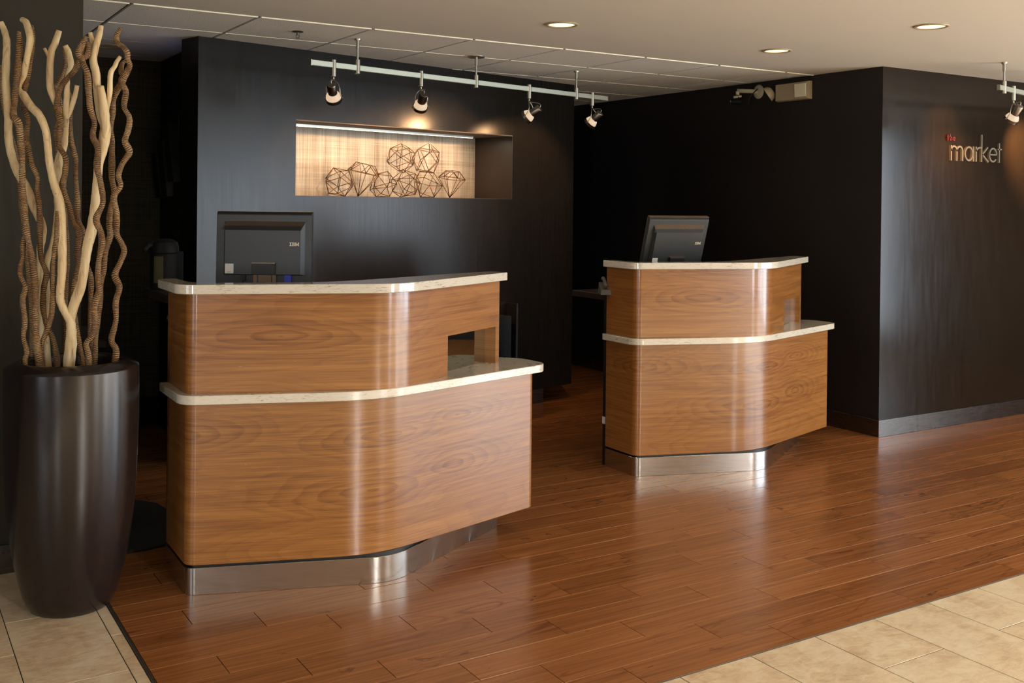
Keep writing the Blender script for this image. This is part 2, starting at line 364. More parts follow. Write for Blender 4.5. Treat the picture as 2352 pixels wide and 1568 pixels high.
def uvwrap(o, path, z_shift=0.0):  # u = distance along the outline, v = height
    acc = [0]
    for i in range(1, len(path)): acc.append(acc[-1]+(Vector(path[i])-Vector(path[i-1])).length)
    def u_of(x, y):
        best = (9, 0)
        for i in range(len(path)-1):
            a = Vector(path[i]); d = Vector(path[i+1])-a; q = Vector((x, y))-a
            t = max(0, min(1, q.dot(d)/max(d.length_squared, 1e-9))); e = (q-d*t).length
            if e < best[0]: best = (e, acc[i]+d.length*t)
        return best[1]
    me = o.data; uvl = me.uv_layers.new(name='UVMap')
    cache = [u_of(v.co.x, v.co.y) for v in me.vertices]
    for l in me.loops: uvl.data[l.index].uv = (cache[l.vertex_index], me.vertices[l.vertex_index].co.z+z_shift)

# ------------------------------------------------------------------ floor
CEIL = 2.40
floor = struct(B().box(-4.2, 9.2, -5.2, 8.8, -0.06, -0.0085).out('floor', 'slab'))
def piece(x0, x1, y0, y1, ch, zb=-0.0085, cx=None):
    cx = ch if cx is None else cx
    vs = [(x0, y0, zb), (x1, y0, zb), (x1, y1, zb), (x0, y1, zb), (x0, y0, -ch*0.8), (x1, y0, -ch*0.8), (x1, y1, -ch*0.8), (x0, y1, -ch*0.8),
          (x0+cx, y0+ch, 0), (x1-cx, y0+ch, 0), (x1-cx, y1-ch, 0), (x0+cx, y1-ch, 0)]
    fs = [(3, 2, 1, 0), (0, 1, 5, 4), (1, 2, 6, 5), (2, 3, 7, 6), (3, 0, 4, 7), (4, 5, 9, 8), (5, 6, 10, 9), (6, 7, 11, 10), (7, 4, 8, 11), (8, 9, 10, 11)]
    return vs, fs
XW0 = 0.7716
planks = []
for rr in range(0, 41):
    y0 = PY0+rr*PW; y1 = y0+PW
    if y0 > 8.4: break
    off = POFF[0]-0.1470*CAMH*(rr % 3)
    k0 = math.floor((XW0-off)/PL)
    for k in range(k0, 16):
        x0 = off+k*PL; x1 = x0+PL
        x0 = max(x0, XW0); x1 = min(x1, 9.0)
        if x1-x0 < 0.02: continue
        if y0 > 4.5 and x0 > 5.62: continue
        c = Vector(((x0+x1)/2, (y0+y1)/2, 0)); d = c-Vector((0, 0, CAMH)); dep = d.dot(FW)
        if dep < 0.3: vis = 0
        else:
            px = CX+FPX*d.dot(RT)/dep; py = CY-FPX*d.dot(UP)/dep
            vis = 1 if -250 < px < 2600 and py < 1750 else 0
        planks.append(((vis, -dep), x0, x1, y0, y1))
planks.sort(key=lambda q: q[0], reverse=True)
cache = {}; rest = B(); g = 0.0006
for i, (_, x0, x1, y0, y1) in enumerate(planks):
    if i < 290:
        key = (round(x1-x0, 4),)
        if key not in cache:
            vs, fs = piece(2*g, x1-x0-2*g, g, PW-g, 0.0016, cx=0.0003); cache[key] = mesh('plank', vs, fs); cache[key].materials.append(M['plank'])
        o = bpy.data.objects.new('plank', cache[key]); COL.objects.link(o); o.parent = floor; o.location = (x0, y0, 0)
    else:
        rest.add(*piece(x0+2*g, x1-2*g, y0+g, y1-g, 0.0016, cx=0.0003))
o = rest.out('planks', 'plank', floor); o['kind'] = 'stuff'
# tiles in front of and beside the wood
def floor_tile(x0, x1, y0, y1):
    key = ('t', round(x1-x0, 4), round(y1-y0, 4)); gg = 0.0016
    if key not in cache:
        vs, fs = piece(gg, x1-x0-gg, gg, y1-y0-gg, 0.0012); cache[key] = mesh('tile', vs, fs); cache[key].materials.append(M['tile'])
    o = bpy.data.objects.new('tile', cache[key]); COL.objects.link(o); o.parent = floor; o.location = (x0, y0, 0)
B().box(-4.0, 9.0, -5.0, 2.5138, -0.0085, -0.0015).out('grout', 'grout', floor)
B().box(-4.0, 0.7628, 2.5138, 4.573, -0.0085, -0.0015).out('grout', 'grout', floor)
TT = 0.3048; far = B()
for k in range(-14, 20):
    x0 = 3.108+k*TT; x1 = min(x0+TT, 8.99)
    y = 2.5100; first = True
    while y > -4.9:
        h = (TT-0.0146 if (k % 2) else 2*TT-0.0146) if first else 2*TT
        ya = max(y-h, -4.95)
        if -0.5 < x0 < 6.2 and ya > 0.5: floor_tile(x0, x1, ya, y)
        elif x0 >= -4.0: far.add(*piece(x0+.0016, x1-.0016, ya+.0016, y-.0016, 0.0012))
        y = ya; first = False
for x0, x1, ybase, pitch in ((0.7185, 0.7585, 3.735, 0.6), (0.421, 0.7185, 3.434, 0.594), (0.117, 0.421, 3.735, 0.6), (-0.187, 0.117, 3.434, 0.594), (-0.491, -0.187, 3.735, 0.6)):
    y = ybase-2*pitch
    while y < 4.57:
        a = max(y, 2.516); b2 = min(y+pitch, 4.572)
        if b2-a > 0.03: floor_tile(x0, x1, a, b2)
        y += pitch
for k in range(12):
    x0 = -0.491-(k+1)*TT
    if x0 < -4: break
    for y0 in (2.516, 3.13, 3.74, 4.35): far.add(*piece(x0+.0016, x0+TT-.0016, y0+.0016, min(y0+0.61, 4.57)-.0016, 0.0012))
o = far.out('tiles', 'tile', floor); o['kind'] = 'stuff'
struct(B().box(0.7600, 0.7650, 2.5140, 4.573, -0.0085, 0.0012).box(0.7666, 0.7706, 2.5140, 4.573, -0.0085, 0.0006).box(-4, 9.0, 2.5106, 2.5138, -0.0085, 0.0010).out('trim_1', 'nickel'))

# ------------------------------------------------------------------ walls
ND = Vector((0.97460, 0.22395)); NA = Vector((1.567, 5.863)); NN = Vector((-0.22395, 0.97460)); NANG = math.atan2(ND.y, ND.x); NL = 3.121
def nw(s, d=0.0): q = NA+ND*s+NN*d; return (q.x, q.y)     # along the feature wall, and into it
def nbox(b, s0, s1, d0, d1, z0, z1):
    return b.prism([nw(s0, d0), nw(s1, d0), nw(s1, d1), nw(s0, d1)], z0, z1)
S0 = 0.6375; S1 = 2.468; NZ0, NZ1 = 1.518, 1.978; NDEP = 0.40
b = B()
nbox(b, 0, S0, 0, 0.195, 0.112, CEIL); nbox(b, S1, NL, 0, 0.44, 0.112, CEIL)
nbox(b, S0, S1, 0, 0.44, 0.112, NZ0); nbox(b, S0, S1, 0, 0.44, NZ1, CEIL)
nbox(b, S0-0.3, S0, 0.195, 0.44, 0.112, CEIL)
feature = struct(b.out('wall_feature', 'wall_niche'))
b = B(); nbox(b, S0, S1, NDEP, 0.44, NZ0, NZ1)
struct(b.out('wall_niche', 'linen'))
b = B(); nbox(b, S1-0.006, S1, 0.003, NDEP, NZ0, NZ1); struct(b.out('trim_2', 'dwood'))
b = B(); nbox(b, S0, S1, 0.003, NDEP, NZ1-0.006, NZ1); struct(b.out('trim_3', 'lobby'))
b = B(); nbox(b, S0, S1, 0.003, NDEP, NZ0, NZ0+0.004); struct(b.out('trim_4', 'dwood'))
b = B(); nbox(b, 0.05, 2.86, 0.045, 0.19, 0, 0.112); struct(b.out('baseboard_feature', 'base_metal', bevel=0.002))
# right wall with the dark return, and the wall carrying the sign
struct(B().box(5.59, 5.75, 4.494, 8.7, 0, CEIL).out('wall_return', 'wall_black'))
struct(B().box(5.5905, 9.1, 4.4935, 4.64, 0, CEIL).out('wall_right', 'wall_market'))
struct(B().box(0.60, 5.8, 8.6, 8.75, 0, CEIL).out('wall_rear', 'wall_black'))
struct(B().box(-4.1, 1.655, 7.107, 7.25, 0, CEIL).out('wall_alcove', 'weave'))
struct(B().prism([nw(0.0, 0.195), (1.655, 6.52), (1.655, 7.107), (2.1, 7.107), (2.1, 6.25)], 0, CEIL).out('wall_alcove_side', 'wall_black'))
pil = struct(B().box(-4.1, 0.753, 4.573, 7.107, 0, CEIL).out('wall_left', 'wall_olive'))
b = B()
for x0, x1 in ((-2.6, -1.4), (-1.4, -0.2), (-0.2, 0.753)): b.box(x0+.0008, x1-.0008, 4.561, 4.574, 0, 0.115)
struct(b.out('baseboard_left', 'base_metal', bevel=0.0015))
b = B(); ys = [4.4815, 5.0, 5.65, 6.3, 6.95, 7.6, 8.25]
for i in range(6): b.box(5.578, 5.591, ys[i]+.0008, ys[i+1]-.0008, 0, 0.108)
struct(b.out('baseboard_return', 'base_metal', bevel=0.0015))
b = B(); xs = [5.578, 5.968, 7.2, 8.4]
for i in range(3): b.box(xs[i]+.0008, xs[i+1]-.0008, 4.4815, 4.4945, 0, 0.108)
struct(b.out('baseboard_right', 'base_metal', bevel=0.0015))
struct(B().box(0.753, 1.655, 7.095, 7.108, 0, 0.19).out('baseboard_alcove', 'dwood'))
# the lobby round the photographer
struct(B().box(-4.1, 9.1, -5.15, -5.0, 0, CEIL).out('wall_front', 'lobby'))
struct(B().box(9.0, 9.15, -5.0, 1.85, 0, CEIL).out('wall_lobby_right', 'lobby')); struct(B().box(9.0, 9.15, 1.85, 4.5, 0, CEIL).out('wall_market_side', 'wall_black'))
struct(B().box(-4.15, -4.0, -5.0, 4.573, 0, CEIL).out('wall_lobby_left', 'lobby'))

# ------------------------------------------------------------------ ceiling
GY = 5.068
ceil = struct(B().box(-4.2, 9.2, -5.2, GY, CEIL, CEIL+0.12).box(-4.2, 9.2, GY, 8.8, CEIL+0.028, CEIL+0.12).out('ceiling', 'gyp'))
TX0 = 1.044; P6 = 0.6096
xs = [0.753]+[TX0+P6*i for i in range(8)]+[5.588]; ys = [GY+P6*i for i in range(6)]
tb = B()
for i in range(len(xs)-1):
    for j in range(len(ys)-1):
        x0, x1, y0, y1 = xs[i], xs[i+1], ys[j], ys[j+1]
        key = ('c', round(x1-x0, 3)); e = 0.009; W_, H_ = x1-x0, y1-y0
        if key not in cache:
            t = B(); t.box(e, W_-e, 0.005, H_-0.005, 0.0, 0.022); cache[key] = mesh('ceiling_tile', t.v, t.f); cache[key].materials.append(M['ctile'])
        o = bpy.data.objects.new('ceiling_tile', cache[key]); COL.objects.link(o); o.parent = ceil; o.location = (x0, y0, CEIL)
for x in xs[1:-1]: tb.box(x-0.012, x+0.012, GY, 8.1, CEIL+0.010, CEIL+0.027)
tb.out('tee_grid', 'tgrid', ceil)
for j, y in enumerate(ys):
    dz = 0.006 if j == 0 else 0.0022
    for i in range(2 if j > 1 else 0, len(xs)-1): B().box(xs[i]+0.009, xs[i+1]-0.009, y-0.004, y+0.004, CEIL-dz, CEIL+0.022).out('cross_tee', 'tee', ceil)

# ------------------------------------------------------------------ reception desks
OX, OY = 1.033, 3.971
def L2(pts): return [(x-OX, y-OY) for x, y in pts]
UPATH = fillet(L2([(1.037, 4.300), (1.030, 3.972), (1.767, 3.708), (2.480, 4.1115)]), [0, 0.05, 0.22, 0], 12)
LPATH = fillet(L2([(1.037, 4.300), (1.030, 3.972), (1.703, 3.7305), (2.592, 3.977), (2.545, 4.22)]), [0, 0.05, 0.50, 0.035, 0], 12)
UC = fillet(L2([(0.990, 4.275), (0.985, 3.945), (1.757, 3.662), (2.497, 4.070), (2.480, 4.155)]), [0, 0.085, 0.26, 0.004, 0], 12)
UCB = L2([(2.455, 4.163), (2.38, 4.146), (2.118, 4.058), (1.795, 3.938), (1.67, 3.896), (1.56, 3.878), (1.448, 3.885), (1.12, 3.998), (1.078, 4.030), (1.063, 4.080), (1.063, 4.275), (1.02, 4.284)])
LC = fillet(L2([(1.004, 4.294), (0.999, 3.950), (1.690, 3.6990), (2.665, 3.975), (2.645, 4.160), (2.560, 4.262)]), [0, 0.085, 0.55, 0.075, 0.09, 0], 12)
LCB = L2([(2.44, 4.262), (1.83, 3.93), (1.15, 4.13), (1.15, 4.294)])
BACK = L2([(2.44, 4.22), (1.83, 3.90), (1.13, 4.10), (1.13, 4.300)])
PATHS = (UPATH, LPATH, UC, UCB, LC, LCB, BACK)
def desk(loc, rz, label, surf_z, ye=4.785, cutb=0.0):
    def cb(P): return [(x, y-cutb) if x < 0.14 and y > 0.2 else (x, y) for x, y in P]
    UPATH, LPATH, UC, UCB, LC, LCB, BACK = [cb(q) for q in PATHS]
    t = thing('reception_desk', loc, rz, label, 'desk')
    k = B(); k.prism(UPATH+offset(UPATH, 0.03)[::-1], 0, 0.102); o = k.out('kick_plate', 'steel', t, bevel=0.001, seg=1, auto=True)
    B().prism(offset(UPATH, 0.022)+offset(UPATH, 0.055)[::-1], 0.09, 0.113).out('reveal', 'black', t)
    o = B().prism(LPATH+BACK, 0.112, 0.722).out('lower_panel', 'wood', t, bevel=0.002, auto=True); uvwrap(o, LPATH)
    o = B().prism(LC+LCB, 0.722, 0.757).out('lower_countertop', 'stone', t, bevel=0.0025, auto=True)
    # upper panel with the pass-through near its right end
    def cut(path, xa): # split at local x = xa on the wing
        for i in range(len(path)-1, 0, -1):
            if path[i-1][0] <= xa <= path[i][0]:
                f = (xa-path[i-1][0])/(path[i][0]-path[i-1][0]); return i, (xa, path[i-1][1]+f*(path[i][1]-path[i-1][1]))
    inn = offset(UPATH, 0.085)
    d = Vector((0.8702, 0.4927)); nrm = Vector((-0.4927, 0.8702))
    iA, A = cut(UPATH, 2.097-OX); iB, Bp = cut(UPATH, 2.452-OX)
    A2 = (A[0]+nrm.x*.085, A[1]+nrm.y*.085); B2 = (Bp[0]+nrm.x*.085, Bp[1]+nrm.y*.085)
    ib = max(i for i in range(len(inn)) if inn[i][0] < A2[0])
    b = B(); b.prism(UPATH[:iA]+[A, A2]+inn[:ib+1][::-1], 0.757, 1.137)
    b.prism([A, Bp, B2, A2], 0.925, 1.137); b.prism([Bp, UPATH[-1], inn[-1], B2], 0.757, 1.137)
    A3 = (A[0]+nrm.x*.062, A[1]+nrm.y*.062); B3 = (Bp[0]+nrm.x*.062, Bp[1]+nrm.y*.062); b.prism([A3, B3, B2, A2], 0.757, 0.925)
    o = b.out('upper_panel', 'wood', t, auto=True); uvwrap(o, UPATH, 0.9)
    Am = (A[0]+nrm.x*.056, A[1]+nrm.y*.056); Bm = (Bp[0]+nrm.x*.056, Bp[1]+nrm.y*.056)
    B().prism([Am, Bm, B3, A3], 0.760, 0.924).out('mirror', 'mirror', t)
    B().prism(UC+UCB, 1.137, 1.173).out('upper_countertop', 'stone', t, bevel=0.0025, auto=True)
    # clerk's side: height-adjusted dark work surface on a panel leg
    ws = B().prism(L2([(1.05, ye), (1.05, 4.16), (1.20, 4.10), (1.83, 3.95), (2.2, 4.15), (2.2, ye)]), surf_z-0.036, surf_z).out('work_surface', 'dwood', t, bevel=0.003)
    B().box(1.045-OX, 1.075-OX, 4.302-cutb-OY, 4.335-cutb-OY, 0.0, surf_z-0.036).out('leg', 'case_dark', t); B().box(2.13-OX, 2.15-OX, 4.28-OY, 4.45-OY, 0, surf_z-0.036).out('leg', 'case_dark', t)
    B().box(1.08-OX, 2.12-OX, 4.31-OY, 4.325-OY, 0.25, 0.70).out('back_panel', 'dwood', t)
    return t
D1L = (OX, OY, 0); D2L = (OX+2.556, OY+0.524, 0); D2R = math.radians(0.7)
desk(D1L, 0, 'large walnut reception desk nearest the tall dark vase, scratched front, steel kick plate', 1.098)
desk(D2L, D2R, 'walnut reception desk farther right, between the feature wall and the sign wall', 0.975, 4.60, 0.055)
tag(B().box(3.594, 3.600, 4.780, 4.805, 0.235, 0.275).out('power_plug', 'white'), 'tiny white plug behind the left edge of the farther desk', 'plug')

# ------------------------------------------------------------------ monitors
def logo(parent, w_, h_, x, z, y, mirror=1):   # three slab-serif capitals, built from bars
    def strokes(L):
        if L == 'I': return [((0, 0, .26, .2)), ((0, .8, .26, 1)), ((.07, 0, .19, 1))]
        if L == 'B': return [((0, 0, .1, .2)), ((0, .8, .1, 1)), ((.06, 0, .17, 1)), ((.1, 0, .30, .17)), ((.1, .83, .30, 1)), ((.1, .42, .30, .57)), ((.25, .1, .36, .45)), ((.25, .55, .35, .92))]
        return [((0, 0, .15, .2)), ((0, .8, .12, 1)), ((.03, 0, .13, 1)), ((.35, 0, .46, 1)), ((.33, 0, .5, .2)), ((.38, .8, .5, 1))]
    cx = 0
    for L, adv in (('I', .30), ('B', .40), ('M', .5)):
        b = B()
        for (a0, b0, a1, b1) in strokes(L):
            b.box(x+(cx+a0)*w_, x+(cx+a1)*w_, y-0.0012, y, z+b0*h_, z+b1*h_)
        if L == 'M':
            for s1, s2 in ((.08, .25), (.42, .25)):
                p = [(s1-.05, 1), (s1+.05, 1), (s2+.04, .15), (s2-.04, .15)]
                n0 = len(b.v); b.add([(x+(cx+q[0])*w_, yy, z+q[1]*h_) for yy in (y-0.0012, y) for q in p], [(0, 1, 2, 3), (7, 6, 5, 4), (0, 4, 5, 1), (1, 5, 6, 2), (2, 6, 7, 3), (3, 7, 4, 0)])
        b.out('letter', 'logo', parent); cx += adv
def frustum(b, x0, x1, z0, z1, y, X0, X1, Z0, Z1, Y):
    return b.add([(x0, y, z0), (x1, y, z0), (x1, y, z1), (x0, y, z1), (X0, Y, Z0), (X1, Y, Z0), (X1, Y, Z1), (X0, Y, Z1)],
                 [(4, 5, 6, 7), (0, 4, 7, 3), (1, 2, 6, 5), (3, 7, 6, 2), (0, 1, 5, 4), (0, 3, 2, 1)])
def monitor(W, H, loc, rz, tilt, label, zbase):
    # local: back of the case faces -y, z=0 is the bottom edge of the panel
    t = thing('computer_monitor', loc, rz, label, 'monitor')
    piv = bpy.data.objects.new('case', None)
    R = Matrix.Translation((0, 0, H*0.3)) @ Matrix.Rotation(tilt, 4, 'X') @ Matrix.Translation((0, 0, -H*0.3))
    def place(o): o.data.transform(R); return o
    b = B(); frustum(b, -W/2, W/2, 0, H, 0.012, -W/2+.002, W/2-.002, .002, H-.014, -0.006)
    b.box(-W/2, W/2, 0.012, 0.026, 0, H)
    case = place(b.out('case', 'case', t, bevel=0.0015))
    place(B().box(-W/2+.001, W/2-.001, -.0005, .025, H-.0005, H+.0012).out('top_sheen', 'bronze', t))  # strip added to paint warm light reflected along the top edge
    place(B().box(-W/2+.015, W/2-.015, 0.026, 0.0268, .02, H-.015).out('screen', 'black', t))
    hx0, hx1, hz0, hz1 = -W*.415, W*.435, H*.17, H*.875
    b = B(); frustum(b, hx0, hx1, hz0, hz1, -0.005, hx0+.010, hx1-.016, hz0+.004, hz1-.040, -0.034)
    hous = place(b.out('rear_housing', 'case', t, bevel=0.001))
    # vent ribs on the housing's sloping top; bronze upper part paints warm light
    for nm, f0, f1, mt in (('vent_ribs', 0.0, 0.52, 'bronze'), ('vent_ribs', 0.55, 0.95, 'case_dark')):
        b = B(); n = 62
        for i in range(n):
            u = i/(n-1)
            for q in (0,):
                xa = hx0+.006+u*(hx1-hx0-.020); 
                p = []
                for f in (f0, f1):
                    xx = xa+(0.008-f*0.02)*1.0; zz = hz1-.040*f; yy = -0.005-0.029*f
                    p.append((xx, yy, zz))
                wdt = .0024
                b.add([(p[0][0], p[0][1]-.0012, p[0][2]+.0006), (p[0][0]+wdt, p[0][1]-.0012, p[0][2]+.0006), (p[1][0]+wdt, p[1][1]-.0012, p[1][2]+.0006), (p[1][0], p[1][1]-.0012, p[1][2]+.0006)], [(0, 3, 2, 1)])
        place(b.out(nm, mt, t))
    b = B()
    for i in range(34):
        z = hz0+.01+i*.0042; b.add([(hx0+.001, -.0065, z), (hx0+.009, -.033, z), (hx0+.009, -.033, z+.0012), (hx0+.001, -.0065, z+.0012)], [(0, 1, 2, 3)])
    place(b.out('side_vent', 'bronze', t))
    place(B().box(-W*.105, W*.140, -0.046, -0.030, hz0+.004, hz0+H*.16).out('hinge_cover', 'case_dark', t, bevel=0.001))
    place(B().box(-W*.105, W*.140, -0.047, -0.030, hz0+H*.155, hz0+H*.168).out('hinge_trim', 'bronze', t))
    for sx in (-W*.10, W*.135): place(B().tube([(sx, -0.0345, hz0+H*.40), (sx, -0.0352, hz0+H*.40)], .0022, 10).out('screw', 'case_dark', t))
    place(B().box(hx0+.013, hx0+.013+W*.088, -0.0352, -0.0340, hz0+.008, hz0+.008+H*.125).out('label', 'white', t))
    place(B().box(hx0+.022, hx0+.002+W*.088, -0.0356, -0.0352, hz0+.012, hz0+.0135).box(hx0+.022, hx0+.002+W*.088, -0.0356, -0.0352, hz0+.0152, hz0+.0165).out('print_line', 'grey', t))
    lg = bpy.data.objects.new('x', None)
    n0 = set(o.name for o in COL.objects)
    logo(hous, W*.083, H*.046, hx1-W*.115-.016, hz0+H*.385, -0.0340)
    for o in COL.objects:
        if o.name not in n0: place(o)
    b = B(); b.box(W*.225, W*.295, -0.022, -0.004, hz0-.030, hz0+.004).tube([(W*.26, -.013, hz0-.03), (W*.262, -.013, hz0-.05), (W*.25, -.01, -.01), (W*.2, .0, zbase+.02)], .004)
    place(b.out('video_plug', 'blue', t, bevel=0.001))
    b = B(); b.box(-W*.23, -W*.18, -0.02, -0.004, hz0-.022, hz0).tube([(-W*.205, -.012, hz0-.02), (-W*.2, -.012, hz0-.05), (-W*.15, -.0, zbase+.02)], .0045)
    place(b.out('power_lead', 'black', t))
    b = B(); b.box(-W*.105, W*.140, -0.018, -0.010, zbase+.01, hz0+.006); b.out('stand_neck', 'bronze', t, bevel=0.002)
    for sx in (-W*.055, W*.092): B().box(sx-.002, sx+.002, -0.0188, -0.0178, zbase+.012, hz0+.002).out('neck_slot', 'case_dark', t)
    B().lathe([(0.0, zbase+.012), (0.085, zbase+.010), (0.095, zbase+.002), (0.095, zbase)], 40, c=(0.01, 0.03, 0), close=True).out('stand_foot', 'case_dark', t, smooth=False)
    return t
p1 = at(607, 500, 4.50); 
monitor(0.412, 0.330, (p1.x, p1.y, 1.112), -_y+math.radians(0.5), math.radians(-2), 'black square computer monitor seen from behind, standing on the desk nearer the vase', -0.014)
p2 = at(1549, 500, 6.02)
monitor(0.392, 0.345, (p2.x-0.012, p2.y, 1.088), -_y+math.radians(22), math.radians(19), 'black computer monitor seen from behind, turned and leaning, on the farther desk', -0.112)

# small things on the clerk side
def phone():
    q = at(1406, 672, 6.00); t = thing('desk_phone', (q.x, q.y, 0.975), -_y, 'dark grey desk phone peeking out behind the farther desk', 'phone')
    b = B(); b.add([(-.075, -.09, 0), (.10, -.09, 0), (.10, .09, 0), (-.075, .09, 0), (-.07, -.085, .03), (.10, -.085, .03), (.10, .085, .062), (-.07, .085, .062)], [(3, 2, 1, 0), (4, 5, 6, 7), (0, 1, 5, 4), (1, 2, 6, 5), (2, 3, 7, 6), (3, 0, 4, 7)])
    b.out('body', 'greyplastic', t, bevel=0.004)
    B().tube([(-.045, -.08, .052), (-.045, -.04, .066), (-.045, .04, .084), (-.045, .08, .080)], [.014, .010, .010, .014], 10).out('handset', 'greyplastic', t, smooth=True)
phone()
def jug():
    t = thing('thermal_jug', (1.112, 4.69, 1.098), 0.15, 'black thermal jug with spout and olive label, behind the nearer desk', 'jug')
    B().lathe([(0.0, 0), (.058, 0), (.060, .01), (.060, .150), (.056, .158)], 40, close=True).out('body', 'jugb', t, smooth=False, auto=True)
    B().lathe([(.058, .156), (.062, .160), (.062, .185), (.055, .205), (.035, .218), (.0, .222)], 40).out('lid', 'jugb', t, auto=True)
    b = B(); b.tube([(-.045, 0, .196), (-.075, -.01, .192), (-.088, -.012, .178), (-.089, -.012, .162)], [.016, .015, .012, .010], 12); b.out('spout', 'jugb', t, smooth=True)
    b = B()
    for i in range(8):
        a0 = math.radians(205+i*5); a1 = a0+math.radians(5)
        b.add([(.0606*math.cos(a0), .0606*math.sin(a0), .03), (.0606*math.cos(a1), .0606*math.sin(a1), .03), (.0606*math.cos(a1), .0606*math.sin(a1), .145), (.0606*math.cos(a0), .0606*math.sin(a0), .145)], [(0, 1, 2, 3)])
    b.out('paper_label', 'olive', t)
    B().box(.055, .085, -.012, .012, .03, .165).out('handle', 'jugb', t, bevel=0.006)
jug()
def tray():
    t = thing('keyboard_tray', (1.12, 4.50, 0.965), 0, 'dark pull-out tray hung below the work surface behind the nearer desk', 'tray')
    B().box(0, .5, -.17, .17, 0, .018).out('shelf', 'greyplastic', t, bevel=0.003)
    B().box(0.01, .05, -.02, .02, .018, .096).out('hanger', 'case_dark', t); B().box(.44, .48, -.02, .02, .018, .096).out('hanger', 'case_dark', t)
tray()
# floor mat
b = B(); q = [(0.55, 4.573), (1.02, 4.566), (1.165, 4.60), (1.235, 4.70), (1.240, 5.08), (1.215, 5.24), (1.14, 5.34), (1.02, 5.375), (0.76, 5.38), (0.76, 4.578)]
q[0] = (0.765, 4.574)
b.prism(q, 0.0, 0.010)
tag(b.out('floor_mat', 'blackrub', bevel=0.003), 'black rubber floor mat with rounded corner, between vase and nearer desk', 'mat')
# low black cabinet against the feature wall
def cabinet():
    c = nw(1.89, -0.285); t = thing('storage_cabinet', (c[0], c[1], 0), NANG, 'low black open-topped cabinet behind the right end of the nearer desk', 'cabinet')
    b = B(); b.box(-.55, .20, -.10, .23, 0, .735); b.out('body', 'black', t, bevel=0.004)
    B().box(-.55, .26, .0, .012, .0, .812).box(.245, .26, -.10, .23, 0, .812).box(-.55, .26, .21, .225, 0, .812).out('frame', 'case_dark', t)
cabinet()
# wall shelf and papers in the alcove
t = thing('wall_shelf', (1.12, 7.10, 0.545), 0, 'small brown ledge on the alcove wall behind the branches', 'shelf')
B().box(-.10, .185, -.10, -.0, 0, .040).out('board', 'greyplastic', t, bevel=0.002)
t = thing('leaflet_holder', (1.10, 7.04, 0.585), 0, 'grey leaflet holder with olive top strip, on the alcove ledge', 'holder')
B().box(-.08, .11, -.02, .02, 0, .100).out('pocket', 'greyplastic', t, bevel=0.002)
B().box(-.075, .105, -.010, .010, .100, .135).out('leaflets', 'olive', t)
# stepped dark file pockets on the alcove side wall
for i, (y, z0, z1, pl_) in enumerate(((6.98, 1.50, 1.90, 'lowest and leftmost'), (6.82, 1.51, 2.0, 'middle'), (6.66, 1.60, 2.10, 'highest and rightmost'))):
    t = thing('file_pocket', (1.655, y, z0), 0, 'tall dark file pocket on the alcove side wall, %s of the three' % pl_, 'file pocket', 'stepped file pockets')
    h = z1-z0
    B().box(-.012, 0, -.07, .07, 0, h).out('back', 'black', t, bevel=0.003)
    b = B(); b.add([(-.012, -.07, 0), (-.04, -.07, 0), (-.075, -.07, h*.72), (-.012, -.07, h*.72), (-.012, .07, 0), (-.04, .07, 0), (-.075, .07, h*.72), (-.012, .07, h*.72)], [(0, 1, 2, 3), (7, 6, 5, 4), (1, 5, 6, 2), (0, 4, 5, 1), (3, 2, 6, 7)])
    b.out('pocket', 'case_dark', t, bevel=0.002)

# ------------------------------------------------------------------ niche: light and wire orbs
t = thing('niche_light_strip', (*nw(S0+0.03, 0.235), NZ1-0.006), NANG, 'bright white light strip under the top of the lit niche', 'light strip')
B().box(0, 1.62, -.008, .008, -.012, 0).out('housing', 'nickel', t)
M['led'] = emis('led_diffuser', (1.0, 0.86, 0.60), 2.6)
B().box(0.005, 1.615, -.0065, .0065, -.0150, -.0122).out('diffuser', 'led', t)
lx = nw(S0+0.9, 0.22); o = area('niche_light', (lx[0], lx[1], NZ1-0.03), (0, 0, -1), 1.60, 0.03, 3.6, (1.0, 0.84, 0.62)); o.rotation_euler = (0, 0, NANG)
def hull_orb(pts, r):
    bm = bmesh.new()
    for p in pts: bm.verts.new(p)
    res = bmesh.ops.convex_hull(bm, input=bm.verts)
    bmesh.ops.delete(bm, geom=[v for v in bm.verts if not v.link_faces], context='VERTS')
    bmesh.ops.dissolve_limit(bm, angle_limit=math.radians(9), verts=bm.verts, edges=bm.edges)
    b = B()
    for e in bm.edges: b.tube([e.verts[0].co, e.verts[1].co], r, 6)
    for v in bm.verts:
        b.lathe([(0.0, -r*1.5), (r*1.3, -r*.7), (r*1.3, r*.7), (0, r*1.5)], 8, c=v.co)
    bm.free(); return b
def ico(): 
    g_ = (1+5**.5)/2; return [Vector(p).normalized() for s in (-1, 1) for q in (-g_, g_) for p in ((0, s, q), (s, q, 0), (q, 0, s))]
def gem(n, rings, apexes):
    out = [Vector((r*math.cos(2*PI*(i+ph)/n), r*math.sin(2*PI*(i+ph)/n), z)) for r, z, ph in rings for i in range(n)]
    return out+[Vector((0, 0, z)) for z in apexes]
shapes = {'ico': ico(), 'drop': gem(6, [(.55, .85, 0), (.95, .35, .5)], [-1.0]), 'peak': gem(5, [(.9, -.1, 0), (.6, -.85, .5), (.75, .5, .5)], [1.0]),
          'gem': gem(5, [(.6, .8, 0), (.98, .15, .5), (.7, -.7, 0)], []), 'shard': gem(4, [(.8, .55, 0), (.95, -.2, .5), (.45, -.95, .1)], [1.0])}
